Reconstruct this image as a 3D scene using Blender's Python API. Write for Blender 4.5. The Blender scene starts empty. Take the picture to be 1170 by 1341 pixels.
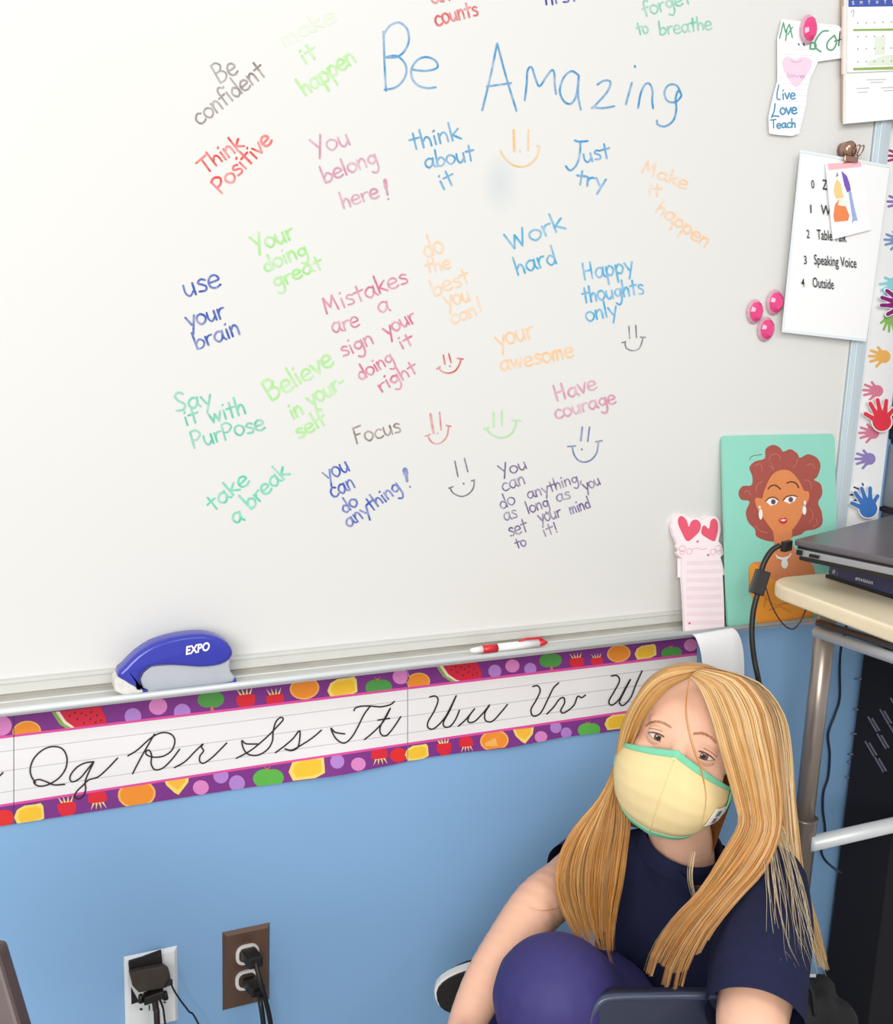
import bpy, bmesh, math, random
import numpy as np
from mathutils import Vector, Matrix
from mathutils.bvhtree import BVHTree
random.seed(4)
rng = np.random.default_rng(7)
SC = bpy.context.scene
COL = SC.collection

# ------------------------------------------------------------------ camera
FPX, CX, CY, CAMZ = 1383.4, 585.0, 670.5, 1.37
M = np.array([[0.9104157, -0.41196283, 0.03781366],
              [-0.04577869, -0.1911666, -0.98048949],
              [0.41115393, 0.89092197, -0.19290019]])
cam_data = bpy.data.cameras.new('camera')
cam = bpy.data.objects.new('camera', cam_data)
COL.objects.link(cam)
cam_data.sensor_fit = 'HORIZONTAL'
cam_data.sensor_width = 36
cam_data.lens = FPX / 1170 * 36
cam_data.clip_start = 0.02
R3 = Matrix(((M[0][0], -M[1][0], -M[2][0]), (M[0][1], -M[1][1], -M[2][1]), (M[0][2], -M[1][2], -M[2][2])))
cam.matrix_world = Matrix.Translation((0, 0, CAMZ)) @ R3.to_4x4()
SC.camera = cam

# ------------------------------------------------------------------ light
world = bpy.data.worlds.new('world')
SC.world = world
world.use_nodes = True
world.node_tree.nodes['Background'].inputs[0].default_value = (0.93, 0.96, 1.0, 1)
world.node_tree.nodes['Background'].inputs[1].default_value = 0.69

def area(name, loc, target, sx, sy, power, color=(1, 1, 1)):
    l = bpy.data.lights.new(name, 'AREA')
    l.shape = 'RECTANGLE'
    l.size, l.size_y, l.energy, l.color = sx, sy, power, color
    o = bpy.data.objects.new(name, l)
    COL.objects.link(o)
    o.location = loc
    o.rotation_euler = (Vector(target) - Vector(loc)).to_track_quat('-Z', 'Y').to_euler()
    return o
area('ceiling_lamp', (-1.4, -1.7, 2.1), (0.0, 1.3, 0.45), 1.8, 1.6, 90, (1, 0.98, 0.95))
area('ceiling_lamp', (0.9, -0.9, 2.75), (0.9, 0.9, 0.6), 1.2, 0.6, 14, (1, 0.98, 0.95))
SC.view_settings.view_transform = 'Standard'
SC.view_settings.look = 'None'
SC.view_settings.exposure = 0.05
SC.view_settings.gamma = 1.0
SC.view_settings.use_curve_mapping = False
try:
    SC.cycles.max_bounces = 6
except Exception:
    pass

# ------------------------------------------------------------------ helpers
def lin(c):
    if isinstance(c, str):
        c = c.lstrip('#')
        c = [int(c[i:i + 2], 16) / 255 for i in (0, 2, 4)]
    return tuple(x / 12.92 if x <= 0.04045 else ((x + 0.055) / 1.055) ** 2.4 for x in c)

MATS = {}
def mat(name, col, rough=0.5, metal=0.0, noise=0.06, scale=30.0, bump=0.0, spec=0.5, sss=0.0, trans=0.0, coat=0.0, attr=None, alpha=1.0):
    if name in MATS:
        return MATS[name]
    m = bpy.data.materials.new(name)
    m.use_nodes = True
    nt = m.node_tree
    b = nt.nodes['Principled BSDF']
    c = lin(col)
    tc = nt.nodes.new('ShaderNodeTexCoord')
    nz = nt.nodes.new('ShaderNodeTexNoise')
    nz.inputs['Scale'].default_value = scale
    nz.inputs['Detail'].default_value = 4
    nt.links.new(tc.outputs['Object'], nz.inputs['Vector'])
    mr = nt.nodes.new('ShaderNodeMapRange')
    mr.inputs['To Min'].default_value = 1 - noise
    mr.inputs['To Max'].default_value = 1 + noise
    nt.links.new(nz.outputs['Fac'], mr.inputs['Value'])
    mx = nt.nodes.new('ShaderNodeMix')
    mx.data_type = 'RGBA'
    mx.blend_type = 'MULTIPLY'
    mx.inputs['Factor'].default_value = 1
    mx.inputs[6].default_value = (*c, 1)
    nt.links.new(mr.outputs[0], mx.inputs[7])
    if attr:
        at = nt.nodes.new('ShaderNodeAttribute')
        at.attribute_name = attr
        nt.links.new(at.outputs['Color'], mx.inputs[6])
    nt.links.new(mx.outputs[2], b.inputs['Base Color'])
    b.inputs['Roughness'].default_value = rough
    b.inputs['Metallic'].default_value = metal
    b.inputs['Specular IOR Level'].default_value = spec
    b.inputs['Coat Weight'].default_value = coat
    if sss:
        b.inputs['Subsurface Weight'].default_value = sss
        b.inputs['Subsurface Radius'].default_value = (1, 0.35, 0.2)
        b.inputs['Subsurface Scale'].default_value = 0.012
    if trans:
        b.inputs['Transmission Weight'].default_value = trans
    b.inputs['Alpha'].default_value = alpha
    if bump:
        bp = nt.nodes.new('ShaderNodeBump')
        bp.inputs['Strength'].default_value = bump
        bp.inputs['Distance'].default_value = 0.002
        nt.links.new(nz.outputs['Fac'], bp.inputs['Height'])
        nt.links.new(bp.outputs[0], b.inputs['Normal'])
    MATS[name] = m
    return m

def ink(col):
    """dry marker ink: patchy coverage of one hue over the white board"""
    key = 'marker_ink_' + col
    if key in MATS:
        return MATS[key]
    m = bpy.data.materials.new(key)
    m.use_nodes = True
    nt = m.node_tree
    b = nt.nodes['Principled BSDF']
    tc = nt.nodes.new('ShaderNodeTexCoord')
    nz = nt.nodes.new('ShaderNodeTexNoise')
    nz.inputs['Scale'].default_value = 70
    nz.inputs['Detail'].default_value = 3
    nt.links.new(tc.outputs['Object'], nz.inputs['Vector'])
    mr = nt.nodes.new('ShaderNodeMapRange')
    mr.inputs['From Min'].default_value = 0.35
    mr.inputs['From Max'].default_value = 0.68
    mr.inputs['To Min'].default_value = 0.0
    mr.inputs['To Max'].default_value = 0.38
    nt.links.new(nz.outputs['Fac'], mr.inputs['Value'])
    mx = nt.nodes.new('ShaderNodeMix')
    mx.data_type = 'RGBA'
    mx.inputs[6].default_value = (*lin(col), 1)
    mx.inputs[7].default_value = (0.8, 0.8, 0.79, 1)
    nt.links.new(mr.outputs[0], mx.inputs['Factor'])
    nt.links.new(mx.outputs[2], b.inputs['Base Color'])
    b.inputs['Roughness'].default_value = 0.5
    b.inputs['Specular IOR Level'].default_value = 0.2
    MATS[key] = m
    return m

def ray(u, v):
    return M.T @ np.array([(u - CX) / FPX, (v - CY) / FPX, 1.0])
CAM0 = np.array([0, 0, CAMZ])
def Y(u, v, y):                    # the real point at distance y behind the photographer, on the plane parallel to the wall
    d = ray(u, v)
    return CAM0 + d * (y / d[1])
def Zp(u, v, z):
    d = ray(u, v)
    return CAM0 + d * ((z - CAMZ) / d[2])
def PD(u, v, d):
    return CAM0 + ray(u, v) * d
def depth(p):
    return float(M[2] @ (np.array(p) - CAM0))
def planefn(p0, p1, p2):
    p0, p1, p2 = map(np.array, (p0, p1, p2))
    n = np.cross(p1 - p0, p2 - p0)
    n /= np.linalg.norm(n)
    if n @ (CAM0 - p0) < 0:
        n = -n
    def f(u, v, lay=0.0):
        d = ray(u, v)
        q = p0 + n * lay
        return CAM0 + d * (((q - CAM0) @ n) / (d @ n))
    f.n = n
    return f
def yplane(y):
    def f(u, v, lay=0.0):
        return Y(u, v, y - lay)
    f.n = np.array([0, -1, 0.])
    return f

def tag(o, label=None, cat=None, group=None, kind=None):
    if label: o['label'] = label
    if cat: o['category'] = cat
    if group: o['group'] = group
    if kind: o['kind'] = kind
    return o
def empty(name, loc, label=None, cat=None, group=None):
    o = bpy.data.objects.new(name, None)
    COL.objects.link(o)
    o.empty_display_size = 0.05
    o.location = loc
    bpy.context.view_layer.update()
    return tag(o, label, cat, group)
def link(name, me, material, parent=None, smooth=False):
    o = bpy.data.objects.new(name, me)
    COL.objects.link(o)
    if material is not None:
        me.materials.append(material)
    if smooth:
        for p in me.polygons: p.use_smooth = True
    if parent is not None:
        o.parent = parent
        if parent.parent is None:
            o.matrix_parent_inverse = Matrix.Translation(-parent.location)
    return o
def mesh(name, verts, faces, material, parent=None, smooth=False, fix=True):
    me = bpy.data.meshes.new(name)
    me.from_pydata([tuple(map(float, v)) for v in verts], [], [tuple(f) for f in faces])
    if fix:
        bm = bmesh.new(); bm.from_mesh(me)
        bmesh.ops.recalc_face_normals(bm, faces=bm.faces)
        bm.to_mesh(me); bm.free()
    me.update()
    return link(name, me, material, parent, smooth)

class MB:
    def __init__(s): s.v, s.f = [], []
    def add(s, vs, fs):
        o = len(s.v)
        s.v += [tuple(map(float, v)) for v in vs]
        s.f += [tuple(i + o for i in f) for f in fs]
    def build(s, name, material, parent=None, smooth=False, bevel=0, fix=True):
        me = bpy.data.meshes.new(name)
        me.from_pydata(s.v, [], s.f)
        bm = bmesh.new(); bm.from_mesh(me)
        if fix: bmesh.ops.recalc_face_normals(bm, faces=bm.faces)
        if bevel:
            es = [e for e in bm.edges if len(e.link_faces) == 2 and e.calc_face_angle(0) > 0.5]
            bmesh.ops.bevel(bm, geom=es, offset=bevel, segments=3, profile=0.6, affect='EDGES', clamp_overlap=True)
        bm.to_mesh(me); bm.free()
        return link(name, me, material, parent, smooth)
    def box(s, a, b):
        (x0, y0, z0), (x1, y1, z1) = a, b
        s.add([(x0, y0, z0), (x1, y0, z0), (x1, y1, z0), (x0, y1, z0), (x0, y0, z1), (x1, y0, z1), (x1, y1, z1), (x0, y1, z1)],
              [(0, 3, 2, 1), (4, 5, 6, 7), (0, 1, 5, 4), (1, 2, 6, 5), (2, 3, 7, 6), (3, 0, 4, 7)])
        return s
    def obox(s, c, ax, ay, az):      # oriented box: centre and three half-axis vectors
        c, ax, ay, az = map(np.array, (c, ax, ay, az))
        vs = [c + i * ax + j * ay + k * az for k in (-1, 1) for j in (-1, 1) for i in (-1, 1)]
        s.add(vs, [(0, 1, 3, 2), (4, 6, 7, 5), (0, 4, 5, 1), (1, 5, 7, 3), (3, 7, 6, 2), (2, 6, 4, 0)])
        return s
    def slab(s, pts, vec):           # polygon and its copy moved by vec, closed at the sides
        n = len(pts); pts = [np.array(p) for p in pts]; vec = np.array(vec)
        s.add(pts + [p + vec for p in pts],
              [tuple(range(n)), tuple(range(2 * n - 1, n - 1, -1))] + [(i, (i + 1) % n, n + (i + 1) % n, n + i) for i in range(n)])
        return s
    def tube(s, pts, r, n=8, cap=True):
        pts = [np.array(p, float) for p in pts]
        m = len(pts)
        rs = r if isinstance(r, (list, tuple, np.ndarray)) else [r] * m
        ref = None
        vs, fs = [], []
        for i, p in enumerate(pts):
            t = pts[min(i + 1, m - 1)] - pts[max(i - 1, 0)]
            t = t / (np.linalg.norm(t) + 1e-12)
            if ref is None:
                ref = np.cross(t, [0, 0, 1.]) if abs(t[2]) < 0.9 else np.cross(t, [1., 0, 0])
            ref = ref - t * (ref @ t)
            ref = ref / (np.linalg.norm(ref) + 1e-12)
            b = np.cross(t, ref)
            for k in range(n):
                a = 2 * math.pi * k / n
                vs.append(p + rs[i] * (math.cos(a) * ref + math.sin(a) * b))
        for i in range(m - 1):
            for k in range(n):
                k2 = (k + 1) % n
                fs.append((i * n + k, i * n + k2, (i + 1) * n + k2, (i + 1) * n + k))
        if cap:
            fs.append(tuple(range(n - 1, -1, -1)))
            fs.append(tuple((m - 1) * n + k for k in range(n)))
        s.add(vs, fs)
        return s
    def ell(s, c, r, rot=None, nu=16, nv=10):
        c = np.array(c)
        vs = [(0, 0, 1)]
        for j in range(1, nv):
            th = math.pi * j / nv
            for i in range(nu):
                ph = 2 * math.pi * i / nu
                vs.append((math.sin(th) * math.cos(ph), math.sin(th) * math.sin(ph), math.cos(th)))
        vs.append((0, 0, -1))
        fs = [(0, 1 + i, 1 + (i + 1) % nu) for i in range(nu)]
        for j in range(nv - 2):
            for i in range(nu):
                a = 1 + j * nu + i; b = 1 + j * nu + (i + 1) % nu
                fs.append((a, a + nu, b + nu, b))
        L = len(vs) - 1
        o = 1 + (nv - 2) * nu
        fs += [(L, o + (i + 1) % nu, o + i) for i in range(nu)]
        V = np.array(vs) * np.array(r)
        if rot is not None: V = V @ np.array(rot).T
        s.add(V + c, fs)
        return s
    def grid(s, G, closed=False):    # G: rows of points
        R, Cn = len(G), len(G[0])
        s.add([p for row in G for p in row],
              [(i * Cn + j, i * Cn + j + 1, (i + 1) * Cn + j + 1, (i + 1) * Cn + j) for i in range(R - 1) for j in range(Cn - 1)])
        return s
    def sheet(s, G, vec):            # thin closed sheet from a grid
        R, Cn = len(G), len(G[0]); vec = np.array(vec)
        F = [np.array(p) for row in G for p in row]
        B = [p + vec for p in F]; n = R * Cn
        fs = []
        for i in range(R - 1):
            for j in range(Cn - 1):
                a = i * Cn + j
                fs.append((a, a + 1, a + Cn + 1, a + Cn)); fs.append((n + a, n + a + Cn, n + a + Cn + 1, n + a + 1))
        edge = [j for j in range(Cn)] + [i * Cn + Cn - 1 for i in range(1, R)] + [(R - 1) * Cn + j for j in range(Cn - 2, -1, -1)] + [i * Cn for i in range(R - 2, 0, -1)]
        for k in range(len(edge)):
            a, b = edge[k], edge[(k + 1) % len(edge)]
            fs.append((a, b, n + b, n + a))
        s.add(F + B, fs)
        return s

def crom(P, seg=6, closed=False):
    P = np.array(P, float)
    n = len(P)
    if n < 3 and not closed:
        return P
    out = []
    rng_ = range(n) if closed else range(n - 1)
    for i in rng_:
        if closed:
            p0, p1, p2, p3 = P[(i - 1) % n], P[i], P[(i + 1) % n], P[(i + 2) % n]
        else:
            p0, p1, p2, p3 = P[max(i - 1, 0)], P[i], P[i + 1], P[min(i + 2, n - 1)]
        for k in range(seg):
            t = k / seg
            out.append(0.5 * ((2 * p1) + (-p0 + p2) * t + (2 * p0 - 5 * p1 + 4 * p2 - p3) * t * t + (-p0 + 3 * p1 - 3 * p2 + p3) * t ** 3))
    if not closed: out.append(P[-1])
    return np.array(out)

STROKE = [0]
def ribbon(mb, P, w, surf, lay=0.0003):
    """stroke of ink on a surface; P in photo pixels, w stroke width"""
    P = [np.array(p, float) for p in P]
    Q = [P[0]]
    for p in P[1:]:
        if np.linalg.norm(p - Q[-1]) > 0.15: Q.append(p)
    if len(Q) < 2: Q.append(Q[0] + [0.8, 0.8])
    P = Q; n = len(P)
    d0 = P[0] - P[1]; d0 /= np.linalg.norm(d0)
    d1 = P[-1] - P[-2]; d1 /= np.linalg.norm(d1)
    P = [P[0] + d0 * w * 0.4] + P + [P[-1] + d1 * w * 0.4]
    W = [w * 0.45] + [w] * n + [w * 0.45]
    vs = []
    STROKE[0] = (STROKE[0] + 1) % 7
    lay = lay + STROKE[0] * 2.5e-5
    for i in range(len(P)):
        t = P[min(i + 1, len(P) - 1)] - P[max(i - 1, 0)]
        t = t / (np.linalg.norm(t) + 1e-9)
        nn = np.array([-t[1], t[0]])
        l2 = lay + i * 1.2e-6
        vs.append(surf(*(P[i] + nn * W[i] / 2), l2)); vs.append(surf(*(P[i] - nn * W[i] / 2), l2))
    mb.add(vs, [(2 * i, 2 * i + 1, 2 * i + 3, 2 * i + 2) for i in range(len(P) - 1)])

def clip(poly, quad):
    """Sutherland-Hodgman against a convex polygon"""
    area_ = sum(quad[i][0] * quad[(i + 1) % len(quad)][1] - quad[(i + 1) % len(quad)][0] * quad[i][1] for i in range(len(quad)))
    sgn = 1 if area_ > 0 else -1
    out = [tuple(p) for p in poly]
    for i in range(len(quad)):
        a, b = quad[i], quad[(i + 1) % len(quad)]
        f = lambda p: sgn * ((b[0] - a[0]) * (p[1] - a[1]) - (b[1] - a[1]) * (p[0] - a[0]))
        new = []
        for k in range(len(out)):
            p, q = out[k], out[(k + 1) % len(out)]
            fp, fq = f(p), f(q)
            if fp >= 0: new.append(p)
            if fp * fq < 0:
                t = fp / (fp - fq)
                new.append((p[0] + t * (q[0] - p[0]), p[1] + t * (q[1] - p[1])))
        out = new
        if len(out) < 3: return []
    return out
def decal(mb, poly, surf, lay=0.0003):
    if len(poly) < 3: return
    mb.add([surf(p[0], p[1], lay) for p in poly], [tuple(range(len(poly)))])
def epoly(cx, cy, rx, ry, ang=0, n=20):
    a = math.radians(ang); ca, sa = math.cos(a), math.sin(a)
    return [(cx + rx * math.cos(t) * ca - ry * math.sin(t) * sa, cy + rx * math.cos(t) * sa + ry * math.sin(t) * ca)
            for t in [2 * math.pi * k / n for k in range(n)]]
def printed(name, polys, col, surf, lay, parent, rough=0.6, label=None, matname=None):
    mb = MB()
    for i, p in enumerate(polys): decal(mb, p, surf, lay + (i % 9) * (3e-5 if len(polys) < 4 else 1.4e-5))
    if not mb.v: return None
    o = mb.build(name, mat(matname or ('print_' + col.lstrip('#')), col, rough, noise=0.05, scale=60), parent)
    if label: o['label'] = label
    return o
FCACHE = {}
def type_mesh(s, shear=0.0, bold=0.0):
    if (s, shear) in FCACHE: return FCACHE[(s, shear)]
    cu = bpy.data.curves.new('lettering', 'FONT')
    cu.body = s; cu.size = 1; cu.shear = shear; cu.resolution_u = 3; cu.offset = bold
    o = bpy.data.objects.new('lettering', cu)
    COL.objects.link(o)
    dg = bpy.context.evaluated_depsgraph_get()
    me = bpy.data.meshes.new_from_object(o.evaluated_get(dg))
    V = [(v.co.x, v.co.y) for v in me.vertices]; F = [tuple(p.vertices) for p in me.polygons]
    bpy.data.objects.remove(o); bpy.data.meshes.remove(me)
    FCACHE[(s, shear)] = (V, F)
    return V, F
def typed(mb, s, x0, y0, x1, y1, h, surf, lay=0.0004, shear=0.0, lean=0.0, bold=0.0):
    """printed lettering between two baseline points; h = cap height; all in photo pixels"""
    V, F = type_mesh(s, shear, bold)
    w = max(v[0] for v in V)
    ux = np.array([x1 - x0, y1 - y0], float) / w
    L = np.linalg.norm(ux); up = np.array([ux[1], -ux[0]]) / L
    up = up + lean * ux / L
    pts = [np.array([x0, y0]) + v[0] * ux + up * v[1] * h / 0.7 for v in V]
    mb.add([surf(p[0], p[1], lay) for p in pts], F)

# ------------------------------------------------------------------ single stroke handwriting
G = {
 'a': (.95, [(.72, .85), (.45, 1), (.15, .75), (.1, .35), (.35, .02), (.62, .25), (.74, .7)], [(.76, 1), (.74, .3), (.9, 0)]),
 'b': (.85, [(.1, 1.8), (.12, 0)], [(.12, .5), (.45, .92), (.75, .55), (.6, .1), (.3, 0), (.12, .15)]),
 'c': (.8, [(.7, .85), (.4, 1), (.1, .6), (.2, .1), (.5, 0), (.75, .15)]),
 'd': (.85, [(.68, .6), (.4, .92), (.1, .5), (.3, .02), (.6, .15), (.7, .5)], [(.7, 1.8), (.72, 0)]),
 'e': (.85, [(.1, .5), (.7, .58), (.6, .95), (.3, .98), (.08, .6), (.15, .15), (.45, 0), (.75, .15)]),
 'f': (.65, [(.7, 1.6), (.5, 1.8), (.3, 1.5), (.28, .8), (.28, 0)], [(.03, .9), (.6, .98)]),
 'g': (.85, [(.7, .75), (.4, 1), (.1, .65), (.3, .2), (.6, .35), (.7, .8)], [(.72, 1), (.72, .2), (.66, -.45), (.4, -.8), (.1, -.55)]),
 'h': (.8, [(.1, 1.8), (.12, 0)], [(.12, .5), (.4, .95), (.62, .7), (.65, 0)]),
 'i': (.36, [(.15, .95), (.16, 0)], [(.16, 1.4), (.24, 1.5)]),
 'k': (.78, [(.1, 1.8), (.12, 0)], [(.65, 1.05), (.14, .5)], [(.2, .55), (.7, 0)]),
 'l': (.32, [(.12, 1.8), (.14, 0)]),
 'm': (1.1, [(.1, 0), (.12, 1)], [(.12, .6), (.3, 1), (.45, .8), (.47, 0)], [(.47, .6), (.7, 1), (.86, .75), (.9, 0)]),
 'n': (.8, [(.1, 0), (.1, 1)], [(.1, .6), (.38, 1), (.6, .75), (.62, 0)]),
 'o': (.85, [(.45, 1), (.15, .85), (.08, .4), (.35, 0), (.7, .25), (.74, .7), (.45, 1)]),
 'p': (.85, [(.1, .95), (.12, -.8)], [(.12, .6), (.4, 1), (.72, .6), (.5, .05), (.14, .2)]),
 'r': (.66, [(.1, .95), (.14, 0)], [(.12, .5), (.3, .9), (.6, .95)]),
 's': (.7, [(.62, .85), (.35, 1), (.15, .75), (.55, .4), (.5, .05), (.1, .08)]),
 't': (.72, [(.35, 1.6), (.35, 0)], [(.02, 1.0), (.7, 1.05)]),
 'u': (.85, [(.1, .95), (.12, .3), (.35, 0), (.62, .35)], [(.66, .95), (.7, 0)]),
 'v': (.75, [(.05, 1), (.35, 0)], [(.35, 0), (.7, 1)]),
 'w': (1.1, [(.05, 1), (.28, 0)], [(.28, 0), (.5, .85)], [(.5, .85), (.72, 0)], [(.72, 0), (.98, 1)]),
 'y': (.8, [(.05, 1), (.38, .2)], [(.75, 1), (.28, -.7)]),
 'A': (1.1, [(.05, 0), (.5, 1.8)], [(.5, 1.8), (.95, 0)], [(.2, .7), (.8, .7)]),
 'B': (1.0, [(.1, 1.8), (.12, 0)], [(.1, 1.75), (.5, 1.8), (.75, 1.4), (.5, 1), (.14, .95)], [(.14, .95), (.65, .9), (.85, .45), (.55, .03), (.12, 0)]),
 'F': (.85, [(.15, 1.7), (.15, 0)], [(.1, 1.65), (.8, 1.75)], [(.15, .9), (.6, .95)]),
 'H': (1.05, [(.15, 1.7), (.12, 0)], [(.8, 1.7), (.78, 0)], [(.12, .85), (.8, .9)]),
 'M': (1.25, [(.1, 0), (.2, 1.6)], [(.2, 1.6), (.5, .5)], [(.5, .5), (.85, 1.6)], [(.85, 1.6), (.98, 0)]),
 'P': (.9, [(.12, 1.6), (.12, 0)], [(.1, 1.55), (.5, 1.65), (.8, 1.2), (.5, .75), (.14, .75)]),
 'S': (.95, [(.8, 1.55), (.5, 1.8), (.2, 1.5), (.4, 1), (.75, .6), (.6, .1), (.1, .15)]),
 'T': (1.0, [(.5, 1.6), (.5, 0)], [(.0, 1.55), (.95, 1.65)]),
 'W': (1.35, [(.05, 1.6), (.35, 0)], [(.35, 0), (.62, 1.2)], [(.62, 1.2), (.85, 0)], [(.85, 0), (1.2, 1.6)]),
 'Y': (.95, [(.05, 1.6), (.45, .7)], [(.85, 1.7), (.3, -.3)]),
 '!': (.35, [(.2, 1.6), (.18, .45)], [(.17, .05), (.2, .12)]),
 ',': (.35, [(.2, .1), (.08, -.35)]),
 '-': (.6, [(.1, .6), (.5, .62)]),
 ' ': (.6,),
}
def write(mb, s, x0, y0, x1, y1, xh, w=2.3, surf=None, lay=0.0003, jit=0.05, lean=0.0):
    tot = sum(G[c][0] for c in s)
    L = math.hypot(x1 - x0, y1 - y0)
    e = np.array([x1 - x0, y1 - y0]) / L
    up = np.array([e[1], -e[0]]) + lean * e
    kx = L / tot
    cur = 0
    for c in s:
        g = G[c]
        dy = random.uniform(-jit, jit) * xh
        sc = 1 + random.uniform(-jit, jit)
        for st in g[1:]:
            P = [np.array([x0, y0]) + e * (cur + p[0] * kx) + up * (p[1] * xh * sc + dy) for p in st]
            ribbon(mb, crom(P, 5) if len(P) > 2 else P, w * random.uniform(0.9, 1.12), surf, lay)
        cur += g[0] * kx

# ------------------------------------------------------------------ shared materials
M_WALL = mat('blue_wall_paint', '#8ab5df', 0.55, noise=0.03, scale=6, bump=0.05)
M_BOARD = mat('whiteboard_enamel', '#dcdbd7', 0.32, noise=0.012, scale=3, spec=0.35)
M_ALU = mat('brushed_aluminium', '#d6d6d0', 0.42, metal=0.15, noise=0.05, scale=40)
M_ALUD = mat('aluminium_groove', '#a5a096', 0.6, noise=0.25, scale=25)
M_FRAME = mat('frame_aluminium', '#ccd9de', 0.4, metal=0.2, noise=0.03)
M_STEEL = mat('cart_steel', '#a79a90', 0.3, metal=0.6, noise=0.08, scale=14)
M_BLACK = mat('black_plastic', '#17150f', 0.42, noise=0.1)
M_CARD = mat('white_card', '#eceaea', 0.7, noise=0.015)
M_PAPER = mat('white_paper', '#f2f2f2', 0.75, noise=0.015, scale=10)
M_SKIN = mat('skin', '#eebb9e', 0.5, noise=0.035, scale=35, sss=0.12, spec=0.35)
M_NAVY = mat('navy_cotton', '#20233f', 0.85, noise=0.12, scale=90, bump=0.15, spec=0.2)
M_LEG = mat('purple_navy_leggings', '#37316c', 0.66, noise=0.08, scale=160, bump=0.1, spec=0.4)

# ================================================================== THE SETTING
YW = 1.324
o = MB().box((-2.2, YW, 0), (3.2, YW + 0.12, 2.7)).build('wall_back', M_WALL); tag(o, kind='structure')
o = MB().box((-2.2, -2.4, -0.05), (3.2, YW + 0.12, 0)).build('floor', mat('grey_floor_tile', '#a8a49c', 0.4, noise=0.08, scale=8)); tag(o, kind='structure')
o = MB().box((-2.2, YW - 0.012, 0), (3.2, YW, 0.1)).build('baseboard_back', mat('dark_vinyl_base', '#3a3f48', 0.5), bevel=0.003); tag(o, kind='structure')

# ------------------------------------------------------------------ whiteboard
YB = 1.306
board = MB().box((-1.0, YB, 0.9075), (1.309, YW - 0.0005, 2.12)).build('whiteboard', M_BOARD)
tag(board, 'large glossy whiteboard covered in handwritten pep phrases above the blue wall', 'whiteboard')
BS = yplane(YB)
XR = 1.3105
mb = MB()
mb.box((XR, YB - 0.004, 0.9), (XR + 0.032, YW - 0.0005, 2.14)); mb.box((XR + 0.008, YB - 0.007, 0.9), (XR + 0.02, YB - 0.003, 2.14))
mb.build('right_frame', M_FRAME, board, bevel=0.001)
MB().box((-1.02, YB - 0.004, 2.12), (XR + 0.032, YW - 0.0005, 2.15)).build('top_frame', M_FRAME, board, bevel=0.001)
mb = MB(); mb.box((-1.02, YB - 0.006, 0.893), (XR - 0.0005, YB + 0.002, 0.9095)); mb.box((-1.02, YB - 0.009, 0.9065), (XR - 0.0005, YB - 0.0005, 0.9105))
mb.build('bottom_rail', M_ALU, board, bevel=0.0008)
MB().box((-1.02, YB - 0.002, 0.8865), (XR - 0.0005, YB + 0.002, 0.893)).build('rail_groove', M_ALUD, board)
# the tray: a shallow extruded channel with grooves and a rolled front lip
tray = empty('marker_tray', (0.15, 1.28, 0.885), 'long pale metal marker tray running under the whiteboard', 'tray')
prof = [(YB + 0.0, 0.8865), (YB - 0.012, 0.8862), (YB - 0.0135, 0.884), (YB - 0.016, 0.884), (YB - 0.0175, 0.8865), (YB - 0.034, 0.8868),
        (YB - 0.0355, 0.8885), (YB - 0.038, 0.8885), (YB - 0.0395, 0.8872), (1.2565, 0.8875), (1.2545, 0.8915), (1.2525, 0.8928), (1.2500, 0.8918), (1.2490, 0.890), (1.2500, 0.887), (1.256, 0.882), (YB, 0.880)]
mb = MB(); mb.slab([(-1.02, y, z) for y, z in prof], (2.36, 0, 0)); mb.build('tray_channel', M_ALU, tray)
MB().box((1.3402, 1.249, 0.878), (1.3432, YW - 0.002, 0.9)).build('end_cap', M_ALU, tray, bevel=0.001)
MB().tube([(-1.02, 1.2502, 0.8905), (1.34, 1.2502, 0.8905)], 0.0040, 10).build('front_lip', mat('pale_lip', '#dfe3e4', 0.3, metal=0.25, noise=0.03), tray, smooth=True)

# ------------------------------------------------------------------ writing on the board
def phrase(label, col, lines, w=2.3, extra=None, name='handwritten_phrase', lean=0.0):
    mb = MB()
    for l in lines:
        write(mb, *l, w=w, surf=BS, lean=lean)
    for st in (extra or []):
        ww = w
        if isinstance(st[0], (int, float)): ww, st = st[0], st[1:]
        ribbon(mb, crom(st, 6) if len(st) > 2 else st, ww, BS)
    o = mb.build(name, ink(col), board)
    o['label'] = label
    return o
def z(scale, ox, oy, pts):
    return [(ox + x / scale, oy + y / scale) for x, y in pts]

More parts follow.
